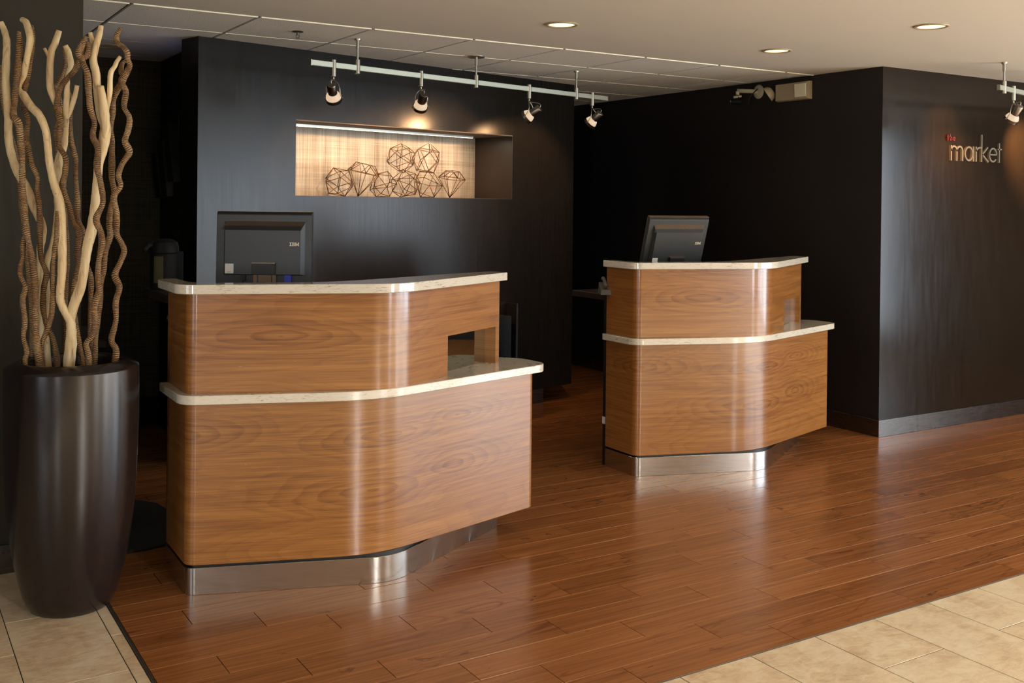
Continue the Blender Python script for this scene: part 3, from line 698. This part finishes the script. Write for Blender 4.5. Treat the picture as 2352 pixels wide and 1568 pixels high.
orbs = [('ico', 779, 413, 36, 0.30, (0, 0.55, 0.2), 'hexagonal bronze wire orb, leftmost on the niche floor'),
        ('drop', 832, 406, 41, 0.17, (0.2, 0.1, 0.5), 'domed wire orb with pointed foot, second from the left'),
        ('shard', 880, 419, 33, 0.27, (0.9, 0.4, 0.0), 'low tilted wire orb under the left side of the upper left one'),
        ('gem', 921, 364, 35, 0.22, (0.5, 0.35, 0.7), 'wire orb on top of the pile, the left of the two upper ones'),
        ('peak', 980, 363, 36, 0.20, (0.05, 0.15, 0.3), 'wire orb with peaked top, the right of the two upper ones'),
        ('gem', 931, 421, 34, 0.16, (1.3, 0.2, 0.4), 'wire orb at the bottom centre carrying the two upper ones'),
        ('shard', 983, 419, 35, 0.26, (2.6, 0.5, 0.9), 'angular wire orb at the bottom below the peaked one'),
        ('drop', 1037, 414, 33, 0.18, (0.1, -0.15, 1.2), 'open wire orb with pointed foot, rightmost in the niche')]
for sh, px, py, rp, dd, rot, lab in orbs:
    d = at(px, py, 1.0)-Vector((0, 0, CAMH)); n3 = Vector((NN.x, NN.y, 0)); a3 = Vector((*nw(0, dd), 0))
    dep = n3.dot(a3)/n3.dot(d); c = Vector((0, 0, CAMH))+d*dep; rad = rp*dep/FPX
    from mathutils import Euler
    Rm = Euler(rot).to_matrix(); pts = [Rm @ (p*rad) for p in shapes[sh]]
    lo = min(p.z for p in pts)
    zc = c.z
    if py > 400: zc = NZ0+0.004-lo+0.0022
    o = hull_orb(pts, 0.0024).out('wire_orb', 'wire', smooth=True); o.location = (c.x, c.y, zc)
    tag(o, lab, 'wire orb', 'bronze wire orbs in the niche')

# ------------------------------------------------------------------ track lights
M['dichroic'] = emis('dichroic_glass', (1.0, 0.72, 0.46), 0.55)
M['bulb'] = emis('lit_bulb', (1.0, 0.72, 0.42), 14.0)
def clampz(b, x, y, z0, z1, r): b.lathe([(r*.8, z0-.001), (r, z0), (r, z1), (r*.8, z1+.001)], 20, c=(x, y, 0), close=True)
def track(name, A, Bq, posts, label):
    A = Vector(A); Bq = Vector(Bq); d = (Bq-A).normalized(); ang = math.atan2(d.y, d.x)
    t = thing(name, (A.x, A.y, CEIL), ang, label, 'track light')
    L = (Bq-A).length
    B().box(0, L, -.009, .009, -.178, -.148).out('rail', 'rail', t, bevel=0.002)
    for e in (-.006, L): B().box(e, e+.006, -.011, .011, -.180, -.146).out('end_cap', 'nickel', t, bevel=0.001)
    for s, r in posts:
        B().lathe([(0, 0), (r, 0), (r, -.006), (r*.9, -.010), (0, -.010)], 32, c=(s, 0, 0)).out('canopy', 'nickel', t, auto=True)
        b = B(); clampz(b, s, 0, -.125, -.008, .0065); clampz(b, s, 0, -.055, -.010, .0095); b.out('post', 'nickel', t, auto=True)
        b = B(); clampz(b, s, 0, -.195, -.118, .015); b.out('clamp', 'nickel', t, auto=True)
    return t, d
def head(P, aim, label, power, arm=0.100):
    x, y = P; z = CEIL
    t = thing('spotlight', (x, y, z), 0, label, 'spotlight')
    b = B(); clampz(b, 0, 0, -.225, -.135, .0145); b.out('clamp', 'nickel', t, auto=True)
    B().tube([(0, 0, -.224), (0, 0, -.243)], .007, 10).out('stem', 'nickel', t, smooth=True)
    c = Vector((0, 0, -.243-arm)); a = Vector(aim).normalized()
    side = a.cross(Vector((0, 0, 1))).normalized(); bk = -Vector((a.x, a.y, 0)).normalized()
    c = c+bk*(-.012)
    Rm = a.to_track_quat('Z', 'Y').to_matrix()
    for s in (-1, 1):
        pts = [Vector((0, 0, -.243))]
        for k in range(1, 9):
            u = k/8; pts.append(Vector((0, 0, -.243))*(1-u)+(c+side*s*.046)*u+side*s*.020*math.sin(PI*min(1, u*1.1))*(1-u)*1.4+bk*(.020*math.sin(PI*u)))
        B().tube(pts, .0030, 8).out('yoke_arm', 'nickel', t, smooth=True)
        B().tube([c+side*s*.042, c+side*s*.054], .0045, 10).out('pivot_screw', 'nickel', t)
    B().lathe([(.042, .014), (.046, .014), (.046, -.006), (.042, -.006), (.042, .014)], 32, c=c, R=Rm).out('ring', 'lampmetal', t, auto=True)
    B().lathe([(.042, -.004), (.040, -.016), (.033, -.030), (.022, -.040)], 32, c=c, R=Rm).out('reflector', 'dichroic', t, smooth=True)
    B().lathe([(0, -.020), (.013, -.020), (.013, -.027), (0, -.027)], 20, c=c, R=Rm).out('bulb', 'bulb', t)
    B().lathe([(0, -.036), (.0255, -.036), (.0255, -.098), (.023, -.102), (0, -.102)], 28, c=c, R=Rm).out('socket', 'lampmetal', t, auto=True)
    e = c-a*.102; top = Vector((0, 0, -.246)); m1 = top+bk*.03+Vector((0, 0, -.01)); m2 = e-a*.035+Vector((0, 0, .02))
    pts = [top*(1-u)**3+m1*3*u*(1-u)**2+m2*3*u*u*(1-u)+e*u**3 for u in [k/12 for k in range(13)]]
    B().tube(pts, .0028, 6).out('cable', 'nickel', t, smooth=True)
    w0 = Vector((x, y, z))+c+a*.016
    spot('spotlight_beam', w0, w0+a, power, 104, WARM, 0.5, 0.012)
    return t
tr, d = track('track_light', (2.034, 5.364, 2.237), (4.452, 5.942, 2.237), ((0.310, .018), (1.220, .053), (2.162, .018)), 'long satin track rail with three posts, hung before the lit niche')
TA = Vector((2.034, 5.364)); dd_ = Vector((d.x, d.y))
def onrail(s): q = TA+dd_*s; return (q.x, q.y)
head(onrail(0.148), (.45, .73, -.72), 'leftmost spotlight on the long track, hanging straight down', 17)
head(onrail(0.774), (.14, .72, -.62), 'second spotlight from the left on the long track, tilted', 26)
head(onrail(1.696), (-.51, .67, -.53), 'third spotlight from the left on the long track, socket up to the right', 24)
head(onrail(2.330), (-.32, .69, -.64), 'spotlight at the right end of the long track, brightest socket', 16)
q4 = (6.032, 3.935)
tr2, d2 = track('track_light', (5.95, 3.915, 2.2), (5.95+3*d.x, 3.915+3*d.y, 2.2), ((0.084, .018), (0.6, .018), (1.6, .018)), 'short visible end of a second satin track rail at the right edge')
s2 = 0.245; head((5.95+s2*d.x, 3.915+s2*d.y), (.10, .6, -.75), 'lone spotlight at the right edge, aimed at the sign wall', 22)
spot('spotlight_beam', (6.9, 4.13, 2.1), (7.12, 4.49, 1.9), 90, 70, WARM, 1.0, 0.012)
spot('spotlight_beam', (6.12, 4.02, 2.24), (6.20, 4.49, 1.97), 22, 60, WARM, 1.0, 0.012)

# recessed lamps of the plain ceiling
M['can'] = emis('can_lens', (1.0, 0.70, 0.36), 1.9)
def can(x, y, label, lit=True, p=7, grp='recessed ceiling lamps'):
    t = thing('recessed_light', (x, y, CEIL), 0, label, 'ceiling light', grp)
    B().lathe([(.085, .0), (.087, -.003), (.083, -.006), (.070, -.006), (.066, -.001)], 48).out('trim_ring', 'beige', t, smooth=True)
    B().lathe([(0, -.0022), (.067, -.0018)], 48).out('lens', 'can' if lit else 'lens', t)
    if lit: spot('lamp_beam', (x, y, CEIL-.02), (x, y, 0), p, 120, (1.0, 0.84, 0.66), 0.8, 0.06)
can(3.001, 4.391, 'lit recessed lamp above the feature wall side, leftmost of three'); can(4.534, 4.400, 'lit recessed lamp, smallest and farthest, above the farther desk'); can(4.544, 3.363, 'lit recessed lamp near the top right corner of the picture')
can(1.235, 6.56, 'unlit dark recessed lamp over the alcove behind the branches', False, 0, None)
for x, y in ((3.0, 2.3), (6.1, 2.3), (0.8, 1.2), (7.6, 1.2), (-2.0, 1.2), (3.0, -0.8), (6.1, -0.8), (0.0, -2.6)):
    spot('lamp_beam', (x, y, CEIL-.02), (x, y, 0), 12, 130, (1.0, 0.84, 0.66), 0.8, 0.06)
# sprinkler
t = thing('sprinkler', (1.968, 5.388, CEIL), 0, 'small dark metal sprinkler head under the tiled ceiling', 'sprinkler')
B().lathe([(0, 0), (.030, 0), (.031, -.003), (.026, -.006), (.012, -.007), (0, -.007)], 32).out('plate', 'lampmetal', t, auto=True)
B().tube([(0, 0, -.006), (0, 0, -.022)], .006, 12).out('nozzle', 'lampmetal', t)
for s in (-1, 1): B().tube([(s*.006, 0, -.014), (s*.010, 0, -.024), (s*.003, 0, -.034)], .0018, 6).out('frame_arm', 'lampmetal', t)
b = B(); b.lathe([(0, -.035), (.011, -.035), (.011, -.037), (0, -.037)], 20); b.out('deflector', 'lampmetal', t)

# emergency light and camera on the dark return wall
t = thing('emergency_light', (5.59, 5.245, 2.235), 0, 'beige emergency light box with two lamp heads high on the dark wall', 'emergency light')
b = B(); b.add([(0, -.160, 0), (0, .160, 0), (0, .160, .128), (0, -.160, .128), (-.040, -.158, .003), (-.040, .150, .006), (-.040, .150, .122), (-.040, -.158, .125)], [(0, 1, 2, 3), (7, 6, 5, 4), (0, 4, 5, 1), (1, 5, 6, 2), (2, 6, 7, 3), (3, 7, 4, 0)])
b.out('box', 'beige', t, bevel=0.004)
def elamp(c, a, square):
    Rm = Vector(a).to_track_quat('Z', 'Y').to_matrix(); b = B()
    prof = [(0, -.050), (.030, -.046), (.050, -.028), (.057, 0)]
    if square:
        b.box(-.056, .056, -.056, .056, -.012, 0, Matrix.Translation(c) @ Rm.to_4x4()); o = b.out('lamp_head', 'beige', t, bevel=0.010, seg=4)
        b = B(); b.box(-.050, .050, -.046, .046, 0, .006, Matrix.Translation(c) @ Rm.to_4x4()); b.out('lens', 'lens', o, bevel=0.006, seg=3)
    else:
        b.lathe(prof, 32, c=c, R=Rm); o = b.out('lamp_head', 'beige', t, smooth=True)
        b = B(); b.lathe([(0, .004), (.040, .003), (.055, -.001)], 32, c=c, R=Rm); b.out('lens', 'lens', o, smooth=True)
elamp((-.052, -.098, .064), (-1, -.05, -.04), True)
elamp((-.050, .215, .058), (-.55, .65, -.55), False)
t = thing('security_camera', (5.59, 5.600, 2.330), 0, 'small black security camera on a cream arm bracket, high on the dark wall', 'camera')
Rx = Vector((-1, 0, 0)).to_track_quat('Z', 'Y').to_matrix()
B().lathe([(0, .014), (.030, .013), (.048, .006), (.052, 0)], 40, R=Rx).out('wall_plate', 'camw', t, smooth=True)
B().tube([(-.010, 0, 0), (-.045, 0.045, .006), (-.115, .105, .008)], .016, 14).out('arm', 'camw', t, smooth=True)
B().tube([(-.112, .102, .004), (-.112, .102, -.022)], .014, 14).tube([(-.085, .090, -.030), (-.135, .120, -.040)], .009, 10).out('joint', 'camw', t, smooth=True)
B().tube([(-.085, .080, -.072), (-.092, .086, -.072), (-.135, .125, -.072)], [.016, .024, .022], 16).tube([(-.135, .125, -.072), (-.147, .136, -.072)], .018, 16).out('camera_body', 'jugb', t)
B().tube([(-.147, .136, -.072), (-.150, .139, -.072)], .010, 14).out('lens', 'chrome', t)
B().tube([(-.02, -.01, .02), (-.06, .03, -.04), (-.05, .05, -.09), (-.075, .07, -.07)], .0035, 8).tube([(-.112, .102, -.02), (-.10, .09, -.07)], .004, 8).out('cable', 'black', t, smooth=True)

# ------------------------------------------------------------------ sign letters
def stroke(b, pts, w_, closed=False):
    n = len(pts); pl_ = [Vector(p) for p in pts]; L_ = []; R_ = []
    for i in range(n):
        if closed: a = pl_[i-1]; c = pl_[(i+1) % n]
        else: a = pl_[max(i-1, 0)]; c = pl_[min(i+1, n-1)]
        tt = (c-a).normalized(); nn = Vector((-tt.y, tt.x))
        L_.append(pl_[i]+nn*w_/2); R_.append(pl_[i]-nn*w_/2)
    y0, y1 = 0.0, -0.015; vs = []
    for i in range(n): vs += [(L_[i].x, y0, L_[i].y), (R_[i].x, y0, R_[i].y), (L_[i].x, y1, L_[i].y), (R_[i].x, y1, R_[i].y)]
    fs = []
    for i in range(n if closed else n-1):
        j = (i+1) % n; a, c = 4*i, 4*j
        fs += [(a+2, c+2, c+3, a+3), (a, a+2, a+3, a+1)[:0] or (a, c, c+2, a+2), (a+1, a+3, c+3, c+1), (a, a+1, c+1, c)]
    if not closed: fs += [(0, 2, 3, 1), (4*n-4, 4*n-3, 4*n-1, 4*n-2)]
    b.add(vs, fs)
def arc(cx, cy, rx, ry, a0, a1, n=18): return [(cx+rx*math.cos(math.radians(a0+(a1-a0)*k/n)), cy+ry*math.sin(math.radians(a0+(a1-a0)*k/n))) for k in range(n+1)]
sg = thing('wall_sign', (6.276, 4.4935, 1.812), 0, 'wall sign with raised metal letters reading market, small red the above', 'sign')
XH = 0.104; SW = 0.0115
def letter(ch, x, w_, xh, sw, mat, asc):
    b = B(); h = sw/2
    if ch == 'm':
        stroke(b, [(x+h, 0), (x+h, xh)], sw); r = (w_-sw)/4
        for k in (0, 1):
            cx = x+h+r+k*2*r; stroke(b, arc(cx, xh-h-r*1.1, r, r*1.1, 180, 0)+[(cx+r, 0)], sw)
    elif ch == 'a': stroke(b, arc(x+w_*.46, xh/2, w_*.46-h, xh/2-h, 0, 360, 28)[:-1], sw, True); stroke(b, [(x+w_-h, 0), (x+w_-h, xh)], sw)
    elif ch == 'r': stroke(b, [(x+h, 0), (x+h, xh)], sw); stroke(b, arc(x+w_, xh*.68, w_-h, xh*.32-h, 180, 82, 10), sw)
    elif ch == 'k': stroke(b, [(x+h, 0), (x+h, asc)], sw); stroke(b, [(x+w_-h, xh), (x+sw, xh*.48)], sw); stroke(b, [(x+sw, xh*.52), (x+w_, 0)], sw)
    elif ch == 'e': stroke(b, [(x+h, xh*.52), (x+w_-h, xh*.52)], sw*.8); stroke(b, arc(x+w_/2, xh/2, w_/2-h, xh/2-h, 4, 322, 26), sw)
    elif ch == 't': stroke(b, [(x+w_*.42, 0), (x+w_*.42, asc)], sw); stroke(b, [(x, xh*.90), (x+w_, xh*.90)], sw*.8)
    elif ch == 'h': stroke(b, [(x+h, 0), (x+h, asc)], sw); r = (w_-sw)/2; stroke(b, arc(x+h+r, xh-h-r, r, r, 180, 0, 10)+[(x+w_-h, 0)], sw)
    return b.out('letter', mat, sg)
for ch, x0, x1, asc in (('m', 6.2765, 6.412, 0), ('a', 6.430, 6.532, 0), ('r', 6.553, 6.607, 0), ('k', 6.614, 6.697, .190), ('e', 6.704, 6.798, 0), ('t', 6.802, 6.852, .138)):
    letter(ch, x0-6.276, x1-x0, XH, SW, 'sign', asc)
n0 = set(o.name for o in COL.objects)
for ch, x0, x1, asc in (('t', 6.235, 6.258, .040), ('h', 6.266, 6.290, .044), ('e', 6.298, 6.326, 0)):
    o = letter(ch, x0-6.276, x1-x0, .028, .0075, 'red', asc); o.location = (0, 0, .134); o['label'] = 'small red letter'

# ------------------------------------------------------------------ vase and branches
VX, VY = 0.648, 4.10
t = thing('floor_vase', (VX, VY, 0), 0, 'tall tapering dark brown floor vase with a thick rim, holding branches', 'vase')
B().lathe([(0, 0), (.132, 0), (.138, .004), (.154, .03), (.166, .06), (.181, .12), (.194, .18), (.206, .26), (.216, .34), (.224, .45), (.229, .57), (.2315, .69), (.2315, .80), (.2305, .873)], 96).out('body', 'vase', t, smooth=True)
B().lathe([(.2305, .873), (.2290, .8765), (.222, .882), (.205, .891), (.188, .899), (.178, .901), (.171, .896), (.168, .885), (.168, .80), (.16, .6), (0, .58)], 96).out('rim', 'vase', t, smooth=True)
def cr(pts, n):                    # smooth curve through points
    P = [Vector(p) for p in pts]; P = [P[0]*2-P[1]]+P+[P[-1]*2-P[-2]]; out = []
    for i in range(1, len(P)-2):
        for k in range(n):
            u = k/n; a, b_, c, d = P[i-1], P[i], P[i+1], P[i+2]
            out.append(0.5*((2*b_)+(c-a)*u+(2*a-5*b_+4*c-d)*u*u+(3*b_-a-3*c+d)*u**3))
    out.append(P[-2]); return out
def px3(seq, dep, dv, ph, down=True):
    pts = []
    for i, (x, y) in enumerate(seq):
        k = max(0.0, min(1.0, (840-y)/500)); pts.append(at(x, y, dep+dv*math.sin(i*0.9+ph)*k))
    if down:
        e = pts[-1]; pts.append(Vector((e.x+(VX-e.x)*.15, e.y+(VY-e.y)*.15, 0.72))); pts.append(Vector((e.x+(VX-e.x)*.3, e.y+(VY-e.y)*.3, 0.600)))
    return pts
def wood_piece(limbs, label, seed):
    rnd = random.Random(seed); b = B()
    for seq, dep, dv, rads, down in limbs:
        p = cr(px3(seq, dep, dv, seed, down), 5); n = len(p)
        m = len(rads)-1; rs = []
        for i in range(n):
            u = i/(n-1)*m; k = min(int(u), m-1); rs.append((rads[k]+(rads[k+1]-rads[k])*(u-k))*3.85/FPX*(1+rnd.uniform(-.05, .05)))
        b.tube(p, rs, 12)
    o = b.out('driftwood_branch', 'drift', smooth=True)
    return tag(o, label, 'branch', 'pale driftwood branches in the vase')
wood_piece([
    ([(1, 50), (9, 68), (15, 92), (15, 122), (13, 184), (16, 236), (19, 269), (19, 306), (24, 346), (39, 392), (62, 433), (80, 480), (97, 517), (97, 545), (92, 575), (93, 640), (96, 720), (97, 770), (101, 790)], 3.89, .03, [6, 8, 8.5, 9, 9, 10, 9, 8, 7.5, 8], False),
    ([(136, 70), (126, 100), (117, 124), (114, 184), (119, 214), (136, 250), (150, 272), (149, 306), (146, 337), (137, 361), (132, 395), (133, 440), (134, 480), (129, 525), (120, 565), (110, 592), (106, 630), (108, 680), (104, 740), (106, 790), (111, 843)], 3.92, .02, [6.5, 8, 8, 8, 8, 8, 9, 10, 10, 9, 7, 7, 7, 8, 8, 8, 9], True),
    ([(150, 105), (157, 120), (163, 150), (155, 178), (154, 214), (151, 263), (150, 290)], 3.92, .02, [6, 7, 7, 6, 7, 7, 6], False),
    ([(177, 196), (173, 217), (163, 248), (152, 275)], 3.91, .0, [5, 5.5, 6, 5], False),
    ([(102, 111), (108, 122), (115, 136)], 3.92, .0, [3.5, 4, 4], False)],
    'pale forked driftwood in the vase, one arm at the left picture edge', 1)
wood_piece([
    ([(51, 45), (60, 52), (67, 75), (69, 95), (63, 129), (55, 168), (47, 196), (52, 214), (70, 243), (91, 266), (105, 300), (110, 337), (114, 376), (124, 422), (136, 459), (141, 507), (143, 584), (142, 630), (138, 675), (141, 697), (154, 724), (163, 745), (163, 790), (158, 843)], 3.81, .03, [6, 8, 7.5, 7, 8, 9, 9, 8, 8, 9, 10, 9.5, 9, 9, 9, 13, 13, 13], True),
    ([(232, 60), (228, 80), (219, 112), (214, 138), (221, 171), (224, 214), (231, 258), (242, 288), (241, 310), (235, 346), (227, 375), (223, 428), (222, 455), (217, 490), (209, 535), (201, 565), (195, 605), (187, 654), (172, 694), (163, 726), (163, 750)], 3.83, .02, [5.5, 7, 8, 9, 9, 10, 12, 13, 11, 10, 12, 12, 12, 11, 10, 12, 11, 9], False),
    ([(207, 75), (212, 92), (216, 112)], 3.83, 0, [5, 6, 6], False),
    ([(230, 198), (235, 225), (240, 262), (243, 292), (240, 318)], 3.815, 0, [8, 9, 10.5, 9, 3], False),
    ([(277, 130), (268, 142), (264, 152), (254, 170), (252, 214), (246, 250), (243, 275)], 3.84, .01, [4.5, 5, 5, 6, 6, 5, 5], False)],
    'pale thick driftwood with wide V fork, centre of the vase', 2)
def rope(seq, dep, dv, label, seed, rpx=6.6, down=True):
    rnd = random.Random(seed); base = cr(px3(seq, dep, dv, seed, down), 8)
    acc = [0.0]
    for i in range(1, len(base)): acc.append(acc[-1]+(base[i]-base[i-1]).length)
    L = acc[-1]; step = 0.00175; n = int(L/step); pts = []; rs = []; us = []; j = 0; per = 0.0058; phase = 0.0; lastper = per
    seg = 8
    for k in range(n+1):
        s = k*step
        while j < len(acc)-2 and acc[j+1] < s: j += 1
        f = (s-acc[j])/max(acc[j+1]-acc[j], 1e-9); pts.append(base[j].lerp(base[j+1], min(1, f)))
        phase += step/(per*(1+0.18*math.sin(s*37+seed)))
        taper = 0.55+0.45*min(1, s/0.05)
        rr = rpx*3.85/FPX*taper*(1+0.10*math.sin(s*23+seed*2)+0.07*math.sin(s*61))
        ribn = int(phase); rj = (math.sin(ribn*12.9898+seed*78.2)*43758.5453) % 1.0
        rs.append(rr*(0.90+0.05*rj+0.15*(0.5-0.5*math.cos(2*PI*phase)))); us.append(phase)
    b = B(); b.tube(pts, rs, seg); nbody = len(b.f)
    for k in range(int(L*46)):
        i = rnd.randrange(4, len(pts)-4) if rnd.random() > 0.3 else rnd.randrange(2, min(len(pts)-4, 30))
        tg = (pts[i+2]-pts[i-2]).normalized(); nd = tg.orthogonal().normalized(); nd.rotate(Matrix.Rotation(rnd.uniform(0, 2*PI), 3, tg))
        p0 = pts[i]+nd*rs[i]*.8; p1 = p0+(nd*.6+tg.cross(nd)*rnd.uniform(-1, 1)+tg*rnd.uniform(-.5, .5))*rnd.uniform(.003, .008)
        b.tube([p0, p1], [.0007, .0003], 3, cap=False)
    me = mesh('r', b.v, b.f); uvl = me.uv_layers.new(name='UVMap')
    nv = len(us)*seg; tl = [0.0]*(len(me.loops)*2)
    vi = [0]*len(me.loops); me.loops.foreach_get('vertex_index', vi)
    for i, v in enumerate(vi): 
        if v < nv: tl[2*i] = us[v//seg]+0.35*math.sin(2*PI*(v % seg)/seg+us[v//seg]*.7); tl[2*i+1] = (v % seg)/seg
        else: tl[2*i] = 0.5
    uvl.data.foreach_set('uv', tl)
    o = link('wrapped_vine', me, 'twine', None, True)
    return tag(o, label, 'vine', 'twine-wrapped vines in the vase')
rope([(278, 64), (268, 82), (270, 98), (282, 108), (292, 120), (293, 137), (298, 150), (289, 170), (279, 187), (289, 211), (285, 245), (297, 269), (295, 297), (287, 324), (297, 349), (281, 376), (272, 404), (277, 427), (261, 453), (268, 492), (268, 535), (280, 559), (285, 578), (275, 605), (264, 632), (274, 660), (266, 694), (266, 737), (256, 780), (266, 801), (265, 826)], 3.86, .02, 'twine-wrapped wavy vine, rightmost in the vase, with curled tip', 1)
rope([(291, 138), (281, 146), (278, 165), (285, 180), (274, 198), (260, 227), (258, 263), (254, 297), (257, 324), (257, 367), (257, 410), (263, 444), (254, 477), (251, 516), (253, 541), (243, 571), (239, 614), (232, 650), (228, 700), (220, 770), (217, 838)], 3.90, .02, 'twine-wrapped vine looped round the rightmost one near its top', 2)
rope([(196, 84), (190, 100), (180, 120), (184, 132), (198, 128), (202, 112), (196, 96), (186, 118), (190, 142), (200, 168), (204, 214), (208, 251), (217, 282), (213, 312), (225, 343), (223, 383), (231, 419), (236, 465), (221, 503), (231, 532), (234, 559), (227, 599), (225, 639), (227, 669), (216, 702), (218, 740), (212, 770), (198, 790), (204, 830)], 3.77, .02, 'twine-wrapped vine with knotted top, crossing before the wide V fork', 3)
rope([(188, 126), (179, 148), (171, 162), (155, 180), (139, 202), (131, 245), (139, 282), (135, 331), (150, 361), (150, 395), (144, 429), (158, 472), (167, 507), (181, 535), (178, 578), (181, 608), (170, 651), (166, 690), (172, 740), (182, 795), (190, 838)], 3.87, .02, 'twine-wrapped vine sloping left from the knot at mid height', 4)
rope([(160, 212), (163, 240), (160, 285), (165, 331), (174, 367), (174, 410), (178, 459), (178, 501), (193, 538), (191, 575), (200, 610), (209, 640), (208, 690), (207, 760), (213, 838)], 3.96, .02, 'thin twine-wrapped vine standing behind the centre branches', 5, 5.8)
rope([(44, 72), (45, 101), (43, 147), (37, 196), (33, 239), (31, 266), (43, 285), (47, 321), (51, 361), (51, 407), (53, 455), (58, 504), (63, 544), (70, 575), (77, 620), (81, 675), (81, 731), (83, 777), (89, 831)], 3.78, .02, 'thick twine-wrapped vine, second from the left, frayed tip', 6, 7.6)
rope([(60, 535), (53, 560), (52, 590), (46, 627), (58, 660), (52, 688), (57, 737), (54, 774), (62, 807), (58, 840)], 3.77, .01, 'short twine-wrapped vine at the left side of the vase mouth', 7, 5.8)
rope([(73, 58), (75, 85), (74, 108), (68, 140), (64, 172), (55, 210), (52, 238), (64, 276), (60, 318), (66, 345), (73, 377), (86, 407), (85, 438), (90, 471), (92, 513), (92, 553), (95, 596), (107, 627), (101, 660), (99, 706), (107, 746), (123, 783), (132, 840)], 3.84, .01, 'twine-wrapped vine winding down before the left driftwood', 8, 6.2)
rope([(131, 485), (131, 520), (130, 550), (124, 590), (122, 645), (121, 691), (118, 725), (107, 761), (96, 792), (97, 841)], 3.80, .01, 'twine-wrapped vine with pointed tip left of the centre trunk', 9, 5.8)
rope([(0, 150), (3, 184), (6, 214), (10, 250), (22, 300), (33, 345), (42, 400), (50, 470), (58, 540), (66, 620), (72, 700), (76, 838)], 3.97, .01, 'twine-wrapped vine mostly hidden behind the left driftwood arm', 10, 6)
rope([(147, 112), (150, 147), (140, 180), (128, 196), (127, 150), (127, 128)][:4]+[(133, 215), (140, 260), (128, 300), (132, 350), (142, 420), (150, 500), (155, 600), (150, 700), (148, 838)], 3.99, .01, 'twine-wrapped vine hidden behind the centre driftwood arms', 11, 5.2)
tag(B().add([(0, 0, .001), (.012, .004, .002), (.008, .014, .004), (-.004, .010, .001), (.004, .006, .006)], [(0, 1, 4), (1, 2, 4), (2, 3, 4), (3, 0, 4), (3, 2, 1, 0)]).out('leaf_scrap', 'red'), 'tiny dark red scrap lying on the wood floor before the nearer desk', 'scrap').location = (at(1107, 1306, 1)-Vector((0, 0, CAMH))) .xy.to_3d()*(-CAMH/(at(1107, 1306, 1).z-CAMH))
